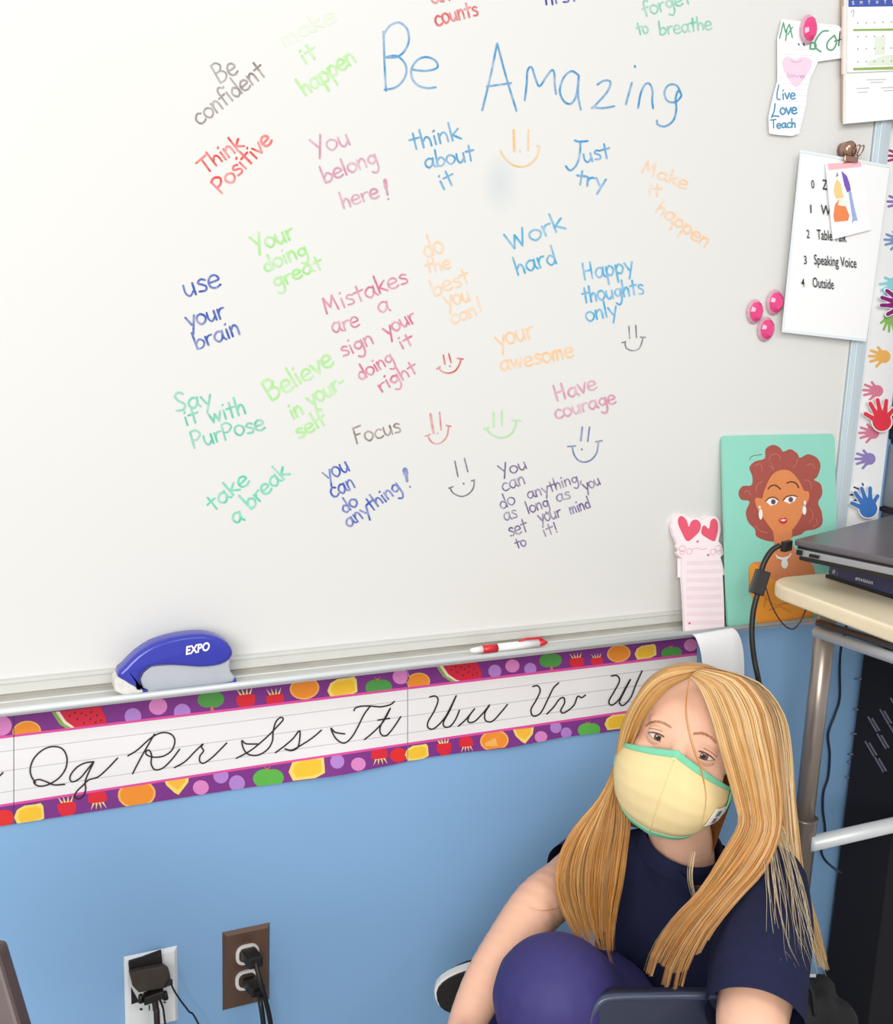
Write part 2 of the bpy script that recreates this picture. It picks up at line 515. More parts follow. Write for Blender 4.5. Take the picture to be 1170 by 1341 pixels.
phrase('brown marker phrase Be confident', '#84736c', [('Be', 287, 109, 314, 94, 15), ('confident', 261, 165, 351, 97, 14)], 2.5)
phrase('faded green marker word make near the top edge', '#d3efc4', [('make', 373, 61, 443, 25, 13)], 2.6)
phrase('faint green marker phrase it happen', '#a9dc8a', [('it', 399, 85, 419, 73, 13), ('happen', 399, 125, 469, 80, 14)], 3.0)
phrase('large blue marker title Be Amazing', '#3f8cbf', [], 2.7, extra=[
    z(2.4375, 480, 0, [(55, 100), (58, 200), (63, 290)]),
    z(2.4375, 480, 0, [(55, 112), (75, 82), (105, 72), (130, 92), (136, 130), (120, 165), (95, 182), (60, 183)]),
    z(2.4375, 480, 0, [(60, 183), (95, 178), (122, 200), (128, 230), (115, 260), (90, 280), (58, 286)]),
    z(2.4375, 480, 0, [(148, 222), (190, 226), (226, 216), (222, 195), (195, 182), (165, 190), (145, 218), (146, 248), (165, 272), (195, 281), (222, 278)]),
    z(2.4375, 480, 0, [(370, 352), (395, 250), (418, 138)]), z(2.4375, 480, 0, [(418, 138), (445, 240), (480, 355)]), z(2.4375, 480, 0, [(385, 276), (463, 265)]),
    z(2.4375, 480, 0, [(506, 320), (512, 270), (515, 225), (528, 215), (540, 250), (553, 275), (575, 245), (592, 224), (600, 232), (602, 268), (606, 300)]),
    z(2.4375, 480, 0, [(678, 240), (655, 227), (630, 248), (618, 290), (632, 324), (655, 330), (672, 300), (679, 238), (676, 300), (685, 350)]),
    z(2.4375, 480, 0, [(738, 270), (760, 257), (780, 262), (768, 295), (725, 342), (724, 342), (755, 345), (792, 339)]),
    z(2.4375, 480, 0, [(848, 264), (838, 300), (829, 333)]), z(2.4375, 480, 0, [(857, 210), (859, 214)]),
    z(2.4375, 480, 0, [(868, 345), (876, 300), (890, 270), (905, 268), (914, 290), (913, 320), (916, 346)]),
    z(2.4375, 480, 0, [(1004, 296), (990, 272), (965, 272), (952, 295), (962, 322), (988, 325), (1006, 305), (996, 290), (988, 315), (990, 350), (980, 385), (955, 403), (932, 398), (928, 384)]),
])
phrase('red marker phrase Think Positive', '#d9453c', [('Think', 268, 229, 321, 190, 12.5), ('Positive', 289, 254, 359, 184, 13)], 2.9)
phrase('mauve marker phrase You belong here', '#c88aa2', [('You', 412, 205, 461, 188, 14), ('belong', 425, 240, 497, 213, 12.5), ('here', 449, 273, 499, 258, 12)], 2.6,
       extra=[(5, (504.5, 236), (506, 246)), (3, (506, 246), (508, 255)), (2.5, (508.5, 260), (509, 261))])
phrase('blue marker phrase think about it', '#4b98c2', [('think', 539, 197, 606, 181, 13), ('about', 557, 221, 623, 210, 12.5), ('it', 579, 249, 599, 240, 13)], 2.6)
phrase('orange smiley face beside think about it', '#edb878', [], 2.2, extra=[
    (3.2, (673, 170), (674, 198)), (692.5, 170) and ((692.5, 170), (692, 197)), ((681, 197), (682, 199)),
    z(2.4375, 480, 0, [(428, 480), (440, 500), (462, 522), (490, 532), (520, 525), (545, 500), (552, 470), (545, 465)])], name='drawn_smiley')
phrase('blue marker phrase Just try', '#3f93c8', [('ust', 765, 213, 801, 206, 12), ('try', 754, 241, 793, 247, 12)], 2.7, extra=[
    z(2.4375, 480, 0, [(665, 448), (680, 452), (707, 450)]), z(2.4375, 480, 0, [(684, 452), (682, 490), (672, 525), (652, 544), (637, 530)])])
phrase('faded orange phrase make it happen', '#efc39c', [('Make', 840, 225, 900, 248, 10), ('it', 849, 256, 867, 257, 9.5), ('happen', 858, 276, 925, 325, 11)], 2.5)
phrase('light green phrase Your doing great', '#9bd97f', [('Your', 334, 332, 388, 311, 14), ('doing', 347, 357, 405, 333, 12), ('great', 361, 378, 425, 350, 11.5)], 2.8)
phrase('dark blue marker phrase use your brain', '#3a58a8', [('use', 242, 389, 292, 375, 16), ('your', 246, 430, 297, 415, 14), ('brain', 257, 458, 317, 437, 13)], 2.8)
phrase('rose marker phrase Mistakes are a sign your doing it right', '#cb6f8b', [
    ('Mistakes', 427, 412, 537, 370, 13), ('are', 436, 437, 473, 427, 13), ('a', 496, 411, 513, 407, 13), ('sign', 449, 468, 492, 449, 12),
    ('your', 506, 441, 547, 420, 12), ('doing', 472, 499, 518, 473, 11), ('it', 526, 458, 544, 449, 10), ('right', 499, 514, 549, 486, 11)], 2.5)
phrase('light green phrase Believe in your self', '#a2dc86', [('Believe', 355, 526, 440, 476, 15), ('in', 383, 549, 400, 541, 13), ('your-', 407, 533, 455, 505, 13), ('self', 391, 575, 430, 553, 12)], 3.1)
phrase('faded orange phrase do the best you can', '#f0c49c', [('do', 557, 338, 584, 329, 15), ('the', 559, 358, 593, 350, 11), ('best', 569, 388, 618, 369, 12.5), ('you', 584, 402, 618, 393, 13), ('can', 593, 425, 627, 412, 11), ('!', 627, 409, 634, 407, 12)], 2.5)
phrase('blue marker phrase Work hard', '#45a3cb', [('Work', 667, 328, 743, 299, 14.5), ('hard', 677, 360, 731, 344, 14)], 2.6)
phrase('blue marker phrase Happy thoughts only', '#4ba5d0', [('Happy', 765, 367, 831, 355, 13), ('thoughts', 764, 397, 845, 384, 12), ('only', 768, 421, 810, 413, 12)], 2.6)
phrase('small black smiley under Happy thoughts only', '#6f706f', [], 1.8, extra=[
    ((824, 427), (825, 443)), ((833, 426), (834, 442)), z(2.786, 540, 260, [(777, 525), (782, 545), (805, 555), (830, 545), (843, 508)]),
    z(2.786, 540, 260, [(766, 526), (780, 522)]), z(2.786, 540, 260, [(833, 506), (852, 506)])], name='drawn_smiley')
phrase('faded orange phrase your awesome', '#f2bf8c', [('your', 652, 456, 702, 441, 15), ('awesome', 656, 486, 754, 467, 12.5)], 2.6)
phrase('red smiley face right of the word right', '#c95a55', [], 2.2, extra=[
    ((581, 465), (583, 477)), ((588, 463), (591, 475)), ((589, 479), (590, 480)), z(2.786, 540, 260, [(97, 617), (108, 630), (130, 637), (155, 630), (172, 607), (178, 587)]),
    z(2.786, 540, 260, [(90, 622), (103, 613)]), z(2.786, 540, 260, [(165, 583), (186, 586)])], name='drawn_smiley')
phrase('teal marker phrase Say it with Purpose', '#5cbfa2', [('Say', 230, 540, 279, 529, 13.5), ('it', 243, 558, 263, 552, 12), ('with', 276, 555, 324, 541, 13), ('PurPose', 253, 588, 349, 561, 13)], 2.7)
phrase('teal green phrase take a break', '#57c8a4', [('take', 279, 671, 329, 630, 12.5), ('a', 306, 686, 321, 680, 13), ('break', 328, 668, 381, 620, 13)], 3.0)
phrase('brown marker word Focus', '#80685a', [('Focus', 466, 582, 527, 565, 12)], 2.2)
phrase('dark blue phrase you can do anything', '#3656ae', [('you', 427, 631, 460, 616, 13), ('can', 436, 653, 467, 637, 12), ('do', 451, 673, 471, 660, 11), ('anything', 457, 692, 527, 641, 11)], 2.6,
       extra=[(7, (530.5, 615), (532, 621)), (4, (532, 621), (533.5, 630)), (2.3, (537, 637), (537.5, 638))])
phrase('rose smiley right of the word Focus', '#d28484', [], 2.0, extra=[
    (3.2, (564, 542), (568, 567)), ((576, 540), (578, 563)), ((573, 567), (573.6, 568)), z(3.656, 540, 480, [(75, 332), (90, 358), (115, 370), (145, 360), (168, 330), (175, 285)]),
    z(3.656, 540, 480, [(62, 334), (88, 324)]), z(3.656, 540, 480, [(163, 282), (186, 286)])], name='drawn_smiley')
phrase('light green smiley in the middle of the board', '#a5d996', [], 2.2, extra=[
    (2.8, (647, 540), (647, 559)), ((657.5, 538), (658, 557)), z(3.656, 540, 480, [(355, 295), (378, 322), (425, 341), (470, 326), (493, 292), (500, 260)]),
    z(3.656, 540, 480, [(343, 299), (368, 292)]), z(3.656, 540, 480, [(478, 258), (521, 259)])], name='drawn_smiley')
phrase('pink marker phrase Have courage', '#cf8fa5', [('Have', 729, 526, 784, 509, 12), ('courage', 728, 549, 809, 527, 11)], 2.7)
phrase('navy blue smiley under Have courage', '#47659f', [], 2.1, extra=[
    (2.6, (763, 559), (761, 577)), ((772.5, 559), (770, 578)), ((762, 588), (762.6, 589)), z(3.656, 540, 480, [(767, 382), (775, 420), (798, 450), (830, 457), (862, 443), (885, 410), (893, 360)]),
    z(3.656, 540, 480, [(745, 383), (783, 380)]), z(3.656, 540, 480, [(880, 360), (911, 355)])], name='drawn_smiley')
phrase('dark smiley left of the purple paragraph', '#655a6b', [], 1.9, extra=[
    ((596, 604), (600, 624)), ((608.5, 600), (613, 618)), ((607, 633), (608, 634)), z(3.656, 540, 480, [(182, 580), (196, 605), (235, 622), (270, 610), (293, 582), (298, 547)]),
    z(3.656, 540, 480, [(175, 583), (196, 575)]), z(3.656, 540, 480, [(284, 548), (300, 543)])], name='drawn_smiley')
phrase('purple phrase You can do anything as long as you set your mind to it', '#6d5c8c', [
    ('You', 656, 625, 692, 613, 10), ('can', 659, 644, 690, 633, 10), ('do', 656, 667, 677, 659, 10), ('anything,', 692, 654, 763, 630, 8.5),
    ('as', 661, 682, 679, 677, 10), ('long', 692, 673, 721, 663, 9), ('as', 730, 658, 749, 652, 9), ('you', 766, 643, 788, 634, 9),
    ('set', 668, 703, 693, 695, 10.5), ('your', 707, 685, 737, 676, 9.5), ('mind', 748, 674, 775, 664, 9), ('to', 677, 719, 691, 714, 8), ('it!', 713, 703, 732, 696, 8.5)], 1.9)
phrase('red marker word counts at the top edge', '#d05252', [('counts', 571, 34, 628, 19, 12.5), ('and', 566, 6, 604, -4, 12)], 2.6)
phrase('navy marker word cut off by the top edge', '#3f4b96', [('first', 712, 7, 758, 1, 11)], 2.4)
phrase('teal green phrase forget to breathe', '#6cc0a0', [('forget', 844, 22, 907, 3, 11.5), ('to', 836, 46, 851, 42, 9.5), ('breathe', 864, 46, 934, 38, 10.5)], 2.2)
# faint blue smear left by wiping
mb = MB(); decal(mb, epoly(655, 240, 30, 42, 15, 28), BS, 0.00012)
sm = bpy.data.materials.new('wiped_ink_smear'); sm.use_nodes = True
nt = sm.node_tree; b = nt.nodes['Principled BSDF']; b.inputs['Base Color'].default_value = (*lin('#9cc3dc'), 1); b.inputs['Roughness'].default_value = 0.4
tcn = nt.nodes.new('ShaderNodeTexCoord'); g_ = nt.nodes.new('ShaderNodeTexGradient'); g_.gradient_type = 'SPHERICAL'; mp = nt.nodes.new('ShaderNodeMapping')
cS = Y(655, 240, YB); mp.inputs['Location'].default_value = tuple(-cS); mp.inputs['Scale'].default_value = (1, 1, 1)
mp2 = nt.nodes.new('ShaderNodeMapping'); mp2.inputs['Scale'].default_value = (34, 1, 23)
nt.links.new(tcn.outputs['Object'], mp.inputs[0]); nt.links.new(mp.outputs[0], mp2.inputs[0]); nt.links.new(mp2.outputs[0], g_.inputs[0])
ml = nt.nodes.new('ShaderNodeMath'); ml.operation = 'MULTIPLY'; ml.inputs[1].default_value = 0.13
nt.links.new(g_.outputs['Fac'], ml.inputs[0]); nt.links.new(ml.outputs[0], b.inputs['Alpha'])
mb.build('ink_smear', sm, board)

# ------------------------------------------------------------------ cursive alphabet strip
def itp(tab, x):
    return float(np.interp(x, [t[0] for t in tab], [t[1] for t in tab]))
LT = [(-40, 972.3), (0, 967.5), (320, 929), (600, 895), (911, 858.5), (930, 856.2)]
LB = [(-40, 1060), (0, 1053.7), (320, 1004.5), (600, 963), (816, 931.5), (911, 919), (930, 916.5)]
LS = [(-40, 1088), (0, 1082), (320, 1032), (449, 1015), (526, 999), (560, 991.8), (612, 985), (664, 980), (735, 966), (816, 956), (911, 942), (930, 939)]
TOPL = lambda x: itp(LT, x) - 37
def bulge(u, v):
    t = (v - itp(LT, u)) / (itp(LS, u) - itp(LT, u))
    t = max(0, min(1.1, t))
    b = 0.010 * math.exp(-((u - 455) / 60) ** 2) + 0.008 * math.exp(-((u - 690) / 55) ** 2) + 0.003
    return b * t * t
def SS(u, v, lay=0.0):
    return Y(u, v, YW - 0.0035 - bulge(u, v) - lay)
SS.n = np.array([0, -1, 0.])
PURPLE, PINKL = '#7d2f86', '#e04fa0'
def band_quad(a, b, which):
    if which == 'top':
        return [(a, TOPL(a)), (b, TOPL(b)), (b, itp(LT, b) - 3.2), (a, itp(LT, a) - 3.2)]
    return [(a, itp(LB, a) + 3), (b, itp(LB, b) + 3), (b, itp(LS, b)), (a, itp(LS, a))]
def strip_poly(a, b, f0, f1, step=12):
    n = max(1, int(math.ceil((b - a) / step)))
    xs = [a + (b - a) * i / n for i in range(n + 1)]
    return [[(x, f0(x)), (x2, f0(x2)), (x2, f1(x2)), (x, f1(x))] for x, x2 in zip(xs[:-1], xs[1:])]
zA = lambda p: z(3.656, 0, 880, p)
zB = lambda p: z(3.656, 280, 840, p)
zC = lambda p: z(3.079, 560, 800, p)
CURS = {
 'Q': [zA([(310, 538), (260, 541), (220, 525), (185, 515), (162, 525), (172, 541), (200, 547), (240, 535), (285, 505), (315, 460), (320, 410), (300, 370), (260, 357), (210, 370), (165, 410), (145, 460), (150, 500), (170, 530)])],
 'q': [zA([(450, 430), (410, 435), (370, 455), (340, 490), (335, 515), (350, 526), (385, 507), (420, 465), (448, 432), (425, 480), (408, 525), (410, 560), (400, 592), (377, 608), (358, 598), (366, 574), (395, 545), (425, 517), (470, 502), (518, 460), (563, 412)])],
 'R': [zA([(740, 297), (715, 340), (675, 410), (635, 487)]), zA([(612, 402), (660, 372), (720, 318), (770, 292), (815, 296), (837, 325), (825, 372), (785, 402), (735, 408), (702, 396), (700, 378), (716, 376), (726, 402), (724, 440), (742, 468), (780, 460), (822, 420), (860, 370)])],
 'r': [zA([(835, 458), (885, 430), (935, 380), (972, 345), (965, 360), (975, 378), (958, 402), (957, 428), (975, 437), (1012, 413), (1052, 375), (1086, 340)])],
 'S': [zB([(108, 560), (180, 520), (250, 462), (300, 412), (332, 375), (320, 364), (298, 385), (285, 430), (280, 480), (255, 520), (210, 545), (165, 540), (142, 512), (135, 475), (155, 490), (212, 491)])],
 's': [zB([(295, 533), (340, 500), (380, 465), (411, 428), (411, 475), (400, 510), (370, 523), (340, 514), (375, 520), (430, 490), (475, 460), (516, 425)])],
 'T': [zB([(672, 332), (680, 318), (710, 310), (755, 310), (800, 313), (845, 303), (866, 287)]), zB([(750, 310), (720, 350), (690, 410), (660, 460), (625, 487), (590, 470), (570, 440), (562, 415), (582, 435), (628, 443)])],
 't': [zB([(722, 470), (770, 430), (815, 380), (847, 318), (818, 370), (797, 412), (802, 445), (828, 450), (862, 412), (896, 360)]), zB([(786, 377), (844, 368)])],
 'U': [[(563, 913), (570, 911.5), (574, 917), (569, 931), (561, 945), (561, 953), (569, 954), (582, 941), (591, 925), (598, 910.5), (589, 931), (581, 946), (583, 952), (590, 951), (597, 942), (602, 930)]],
 'u': [zC([(125, 465), (155, 438), (192, 393), (168, 425), (165, 448), (190, 446), (222, 415), (252, 378), (232, 412), (235, 442), (262, 445), (298, 408), (323, 377)])],
 'V': [zC([(425, 305), (445, 302), (455, 322), (440, 358), (418, 398), (428, 424), (458, 410), (488, 352), (508, 312), (530, 290)])],
 'v': [zC([(482, 416), (510, 387), (532, 357), (550, 350), (553, 372), (538, 402), (552, 411), (590, 382), (606, 345), (622, 350), (638, 339)])],
 'W': [zC([(742, 263), (765, 261), (775, 283), (752, 328), (732, 365), (745, 380), (775, 355), (800, 308), (820, 275), (792, 330), (775, 368), (790, 381), (820, 350), (840, 300), (866, 242)])],
 'w': [zC([(838, 360), (865, 333), (893, 296), (880, 325), (885, 338), (905, 322)])],
 'p': [zA([(-60, 540), (-30, 515), (-5, 500), (14, 482)])],
}
def arc(P0, n=10): return P0
def fruit(kind, x, y, s, ang=-7, which='bot'):
    """returns list of (name, colour, polygons, layer) in photo pixels"""
    E = lambda dx, dy, rx, ry, a=0: epoly(x + dx, y + dy, rx, ry, ang + a)
    def RP(pts):
        a = math.radians(ang); ca, sa = math.cos(a), math.sin(a)
        return [(x + px * ca - py * sa, y + px * sa + py * ca) for px, py in pts]
    if kind == 'lilac': return [('lilac_dot', '#b583cf', [E(0, 0, s, s)], 2)]
    if kind == 'pink': return [('pink_blob', '#dd86c4', [E(0, 0, s * 1.1, s)], 2)]
    if kind == 'orange': return [('orange_print', '#f5b45e', [E(0, 0, s * 1.35, s)], 2), ('orange_print', '#f0902a', [E(0, 0, s * 1.2, s * .86)], 3)]
    if kind == 'lemon': return [('lemon_print', '#f6d96b', [RP([(-1.45 * s, .1 * s), (-1.1 * s, -.55 * s), (-.4 * s, -.85 * s), (.6 * s, -.85 * s), (1.1 * s, -.9 * s), (1.3 * s, -.6 * s), (1.25 * s, .5 * s), (.5 * s, .8 * s), (-.6 * s, .8 * s), (-1.2 * s, .8 * s)])], 2),
                                ('lemon_print', '#f7c332', [RP([(-1.1 * s, .1 * s), (-.9 * s, -.4 * s), (-.3 * s, -.62 * s), (.7 * s, -.62 * s), (1.05 * s, -.4 * s), (1.0 * s, .4 * s), (.4 * s, .6 * s), (-.9 * s, .6 * s)])], 3)]
    if kind == 'drop': return [('lemon_print', '#f6d96b', [RP([(-1.1 * s, -.6 * s), (1.1 * s, -.6 * s), (.9 * s, .1 * s), (.2 * s, .8 * s), (0, 1.0 * s), (-.3 * s, .8 * s), (-.9 * s, .1 * s)])], 2),
                               ('lemon_print', '#f9b93a', [RP([(-.85 * s, -.6 * s), (.85 * s, -.6 * s), (.65 * s, .05 * s), (0, .6 * s), (-.65 * s, .05 * s)])], 3)]
    if kind in ('berry', 'berryinv'):
        f = 1 if kind == 'berry' else -1
        lv = [RP([(k * .28 * s - .09 * s, -f * .7 * s), (k * .5 * s, -f * 1.35 * s), (k * .28 * s + .12 * s, -f * .7 * s)]) for k in (-1.5, -.5, .5, 1.5)]
        return [('strawberry_print', '#dd2436', [RP([(-.9 * s, -f * .55 * s), (-.4 * s, -f * .8 * s), (.4 * s, -f * .8 * s), (.9 * s, -f * .55 * s), (.85 * s, f * .1 * s), (.35 * s, f * .8 * s), (-.35 * s, f * .8 * s), (-.85 * s, f * .1 * s)])], 2),
                ('strawberry_crown', '#ecd98a', lv, 3)]
    if kind == 'red': return [('tomato_print', '#e42a2c', [E(0, 0, s * 1.2, s)], 2)]
    if kind in ('apple', 'pear'):
        return [('green_apple_print', '#5cb548' if which == 'bot' else '#4f9a48', [E(-.35 * s, 0, s, s * .8), E(.35 * s, 0, s, s * .8)], 2),
                ('apple_stem', '#c07a5a', [RP([(-.3 * s, -1.15 * s), (-.1 * s, -.7 * s), (.1 * s, -.7 * s), (.35 * s, -1.1 * s), (0, -.85 * s)] if kind == 'apple' else [(-.12 * s, .7 * s), (-.2 * s, 1.2 * s), (.2 * s, 1.2 * s), (.12 * s, .7 * s)])], 3)]
    if kind == 'melon':
        seeds = [E(dx * s, dy * s, .09 * s, .05 * s, -50) for dx, dy in [(-.9, -.35), (-.3, -.1), (.35, -.4), (.0, -.55), (.7, -.1), (1.2, -.4), (1.1, .15), (.2, .2), (-.5, -.6), (.75, -.65), (1.5, 0)]]
        return [('melon_rind', '#8dac52', [RP([(-2.2 * s, -.9 * s), (-1.4 * s, -.9 * s), (-.8 * s, .1 * s), (0, .75 * s), (-.9 * s, .75 * s), (-1.7 * s, .1 * s)])], 2),
                ('melon_pith', '#efe7d0', [RP([(-1.9 * s, -.9 * s), (-1.4 * s, -.9 * s), (-.8 * s, .1 * s), (0, .75 * s), (-.45 * s, .75 * s), (-1.35 * s, .1 * s)])], 3),
                ('melon_flesh', '#d6213c', [RP([(-1.6 * s, -.9 * s), (1.6 * s, -.9 * s), (1.9 * s, .0), (1.9 * s, .6 * s), (.2 * s, .8 * s), (-.5 * s, .55 * s), (-1.2 * s, -.1 * s)])], 4),
                ('melon_seeds', '#3a1518', seeds, 5)]
TOPF = [('pink', *zA([(5, 258)])[0], 13), ('orange', *zA([(128, 285)])[0], 14), ('melon', *zA([(390, 232)])[0], 17), ('lilac', *zA([(637, 213)])[0], 11), ('pink', *zA([(757, 165)])[0], 11),
        ('lilac', *zA([(873, 192)])[0], 11), ('pear', *zA([(1010, 132)])[0], 13), ('berry', *zB([(155, 290)])[0], 14), ('berry', *zB([(295, 287)])[0], 13),
        ('orange', *zB([(435, 225)])[0], 14.5), ('lemon', *zB([(620, 222)])[0], 14.5), ('apple', *zB([(790, 220)])[0], 13), ('pink', *zB([(897, 168)])[0], 10), ('orange', *zB([(980, 192)])[0], 11.5), ('melon', *zC([(135, 252)])[0], 14),
        ('lilac', *zC([(272, 243)])[0], 8.5), ('pink', *zC([(343, 222)])[0], 8.5), ('lilac', *zC([(415, 234)])[0], 8), ('pear', *zC([(497, 200)])[0], 11), ('berry', *zC([(603, 212)])[0], 10.5), ('berry', *zC([(685, 208)])[0], 9),
        ('orange', *zC([(772, 172)])[0], 11.5), ('lemon', *zC([(882, 166)])[0], 10.5), ('apple', *zC([(985, 170)])[0], 10), ('pink', *zC([(1062, 138)])[0], 8)]
BOTF = [('red', *zA([(20, 700)])[0], 11), ('lemon', *zA([(143, 682)])[0], 14.5), ('berry', *zA([(322, 660)])[0], 14), ('berryinv', *zA([(465, 590)])[0], 14), ('orange', *zA([(655, 585)])[0], 18.5), ('drop', *zA([(848, 530)])[0], 16),
        ('pink', *zA([(962, 553)])[0], 9.5), ('lilac', *zA([(1058, 497)])[0], 10), ('lilac', *zA([(1135, 533)])[0], 10.5), ('apple', *zB([(262, 655)])[0], 15), ('lemon', *zB([(450, 607)])[0], 17.5),
        ('lilac', *zB([(592, 575)])[0], 9.3), ('pink', *zB([(693, 588)])[0], 8.8), ('berryinv', *zB([(792, 530)])[0], 12.5), ('red', *zB([(885, 545)])[0], 9.5), ('lemon', *zB([(975, 533)])[0], 11.5), ('berry', *zB([(1105, 513)])[0], 11),
        ('berry', *zC([(68, 558)])[0], 11), ('berryinv', *zC([(155, 525)])[0], 10.5), ('orange', *zC([(270, 523)])[0], 14), ('drop', *zC([(390, 497)])[0], 12.5), ('pink', *zC([(458, 508)])[0], 7.5), ('lilac', *zC([(518, 470)])[0], 7.5),
        ('lilac', *zC([(560, 492)])[0], 7.2), ('apple', *zC([(652, 480)])[0], 11), ('lemon', *zC([(765, 448)])[0], 11.5), ('berry', *zC([(850, 420)])[0], 9), ('orange', 862, 944, 11)]
def panel(a, b, label, letters):
    c0 = SS((a + b) / 2, itp(LS, (a + b) / 2))
    p = empty('cursive_alphabet_strip', tuple(c0), label, 'alphabet strip')
    n = max(2, int((b - a) / 12))
    xs = [a + (b - a) * i / n for i in range(n + 1)]
    rows = []
    for k in range(12):
        t = k / 11
        rows.append([SS(x, TOPL(x) * (1 - t) + itp(LS, x) * t) for x in xs])
    MB().sheet(rows, (0, 0.0006, 0)).build('card', M_CARD, p)
    def flat(nm, f0, f1, col, lay):
        P = strip_poly(a, b, f0, f1); mbf = MB()
        top_ = [SS(q[0][0], q[0][1], lay) for q in P] + [SS(*P[-1][1], lay)]
        bot_ = [SS(q[3][0], q[3][1], lay) for q in P] + [SS(*P[-1][2], lay)]
        mid_ = [SS(q[0][0], (q[0][1] + q[3][1]) / 2, lay) for q in P] + [SS(P[-1][1][0], (P[-1][1][1] + P[-1][2][1]) / 2, lay)]
        mbf.grid([top_, mid_, bot_]).build(nm, mat('print_' + col.lstrip('#'), col, .6, noise=.05, scale=60), p)
    flat('border_print', TOPL, lambda x: itp(LT, x) - 3, PURPLE, 0.0001)
    flat('border_print', lambda x: itp(LB, x) + 3, lambda x: itp(LS, x), PURPLE, 0.0001)
    flat('pink_edge_line', lambda x: itp(LT, x) - 3.4, lambda x: itp(LT, x), PINKL, .00025)
    flat('pink_edge_line', lambda x: itp(LB, x), lambda x: itp(LB, x) + 3.2, PINKL, .00025)
    fl = lambda f: (lambda x: itp(LT, x) * (1 - f) + itp(LB, x) * f)
    for f in (.2, .5, .82):
        flat('ruled_line', lambda x, f=f: fl(f)(x) - .4, lambda x, f=f: fl(f)(x) + .4, '#b9b6b8', 0.0002)
    for which, L in (('top', TOPF), ('bot', BOTF)):
        for kind, x, y, s in L:
            if x + 2 * s < a or x - 2 * s > b: continue
            lo, hi = max(a, x - 2.6 * s), min(b, x + 2.6 * s)
            if hi - lo < 1: continue
            q = band_quad(lo, hi, which)
            par = None
            for nm, colr, pl, ly in fruit(kind, x, y, s, -7, which):
                cl = [clip(pp, q) for pp in pl]
                cl = [c for c in cl if len(c) > 2]
                if cl:
                    oo = printed(nm, cl, colr, SS, 0.00015 * ly, par or p)
                    if par is None: par = oo
    for ch in letters:
        mb = MB()
        for st in CURS[ch]: ribbon(mb, crom(st, 6), 1.9, SS, 0.0012)
        mb.build('cursive_letter', mat('print_black_brown', '#2b1a1a', 0.6), p)
    return p
panel(-38, 17.6, 'short end of cursive alphabet card at the left edge with a red fruit print', ['p'])
panel(18.6, 533.6, 'cursive alphabet card showing Qq Rr Ss Tt with fruit border', list('QqRrSsTt'))
panel(534.6, 913, 'cursive alphabet card showing Uu Vv Ww behind the child', list('UuVvWw'))

# ------------------------------------------------------------------ eraser on the tray
er = empty('whiteboard_eraser', tuple(Y(228, 900, 1.265)), 'blue and grey handled whiteboard eraser lettered EXPO on the marker tray', 'eraser')
z4 = lambda p: z(3.9, 100, 780, p)
M_EBL = mat('eraser_blue_plastic', '#3137a8', 0.3, noise=0.04, coat=0.3)
M_EGR = mat('eraser_grey_plastic', '#b4b8be', 0.5, noise=0.04)
M_FELT = mat('white_felt', '#dcdad2', 0.95, noise=0.15, scale=200, bump=0.4)
def px_prism(name, pts, y0, y1, material, parent, bevel=0.0, smooth=False):
    P = [Y(u, v, y0 * .6 + y1 * .4) for u, v in pts]
    return MB().slab([(p[0], y0, p[2]) for p in P], (0, y1 - y0, 0)).build(name, material, parent, smooth, bevel)
def puffy(name, pts, y0, y1, rad, material, parent):
    ym = y0 * .6 + y1 * .4
    P = np.array([[Y(u, v, ym)[0], Y(u, v, ym)[2]] for u, v in pts]); n = len(P)
    a_ = sum(P[i][0] * P[(i + 1) % n][1] - P[(i + 1) % n][0] * P[i][1] for i in range(n))
    N = []
    for i in range(n):
        t = P[(i + 1) % n] - P[i - 1]; t /= np.linalg.norm(t) + 1e-9
        N.append(np.array([-t[1], t[0]]) * (1 if a_ > 0 else -1))
    N = np.array(N)
    lay_ = []
    for k in range(6):
        a = math.pi / 2 * k / 5; lay_.append((y0 + rad * (1 - math.sin(a)), rad * (1 - math.cos(a))))
    rings = [(y, i_) for y, i_ in lay_[::-1]] + [(y1 - (y - y0), i_) for y, i_ in lay_]
    mb = MB(); vs = []; fs = []
    for y, i_ in rings:
        Q = P + N * i_ * .8
        vs += [(q[0], y, q[1]) for q in Q]
    for r_ in range(len(rings) - 1):
        for i in range(n): fs.append((r_ * n + i, r_ * n + (i + 1) % n, (r_ + 1) * n + (i + 1) % n, (r_ + 1) * n + i))
    fs += [tuple(range(n)), tuple(range((len(rings) - 1) * n, len(rings) * n))]
    mb.add(vs, fs); o = mb.build(name, material, parent, True)
    return o
blue = [(205, 398), (240, 350), (300, 290), (380, 238), (470, 208), (560, 192), (640, 187), (710, 200), (765, 230), (790, 268), (788, 300), (755, 332), (700, 350), (620, 356), (540, 350), (440, 346), (375, 355), (335, 385), (322, 425), (326, 455), (316, 474)]
puffy('handle', crom(z4(blue), 2, closed=True), 1.2545, 1.284, .0075, M_EBL, er)
grey = [(322, 420), (340, 385), (380, 352), (780, 318), (776, 350), (784, 388), (806, 408), (795, 432), (700, 452), (560, 470), (450, 482), (380, 482), (335, 462)]
px_prism('grip_shell', z4(grey), 1.2605, 1.278, M_EGR, er, 0.002, True)
rim = [(330, 466), (380, 482), (450, 482), (560, 470), (700, 452), (795, 430), (806, 408), (810, 420), (800, 440), (700, 462), (560, 480), (450, 492), (380, 492), (335, 482)]
px_prism('rim', z4(rim), 1.2560, 1.282, M_EBL, er, 0.0006)
felt = [(190, 425), (206, 400), (335, 470), (450, 488), (700, 458), (795, 438), (798, 448), (700, 470), (450, 500), (275, 510), (192, 472)]
px_prism('felt_pad', z4(felt), 1.2570, 1.284, M_FELT, er, 0.001)
mb = MB(); eS = yplane(1.2541)
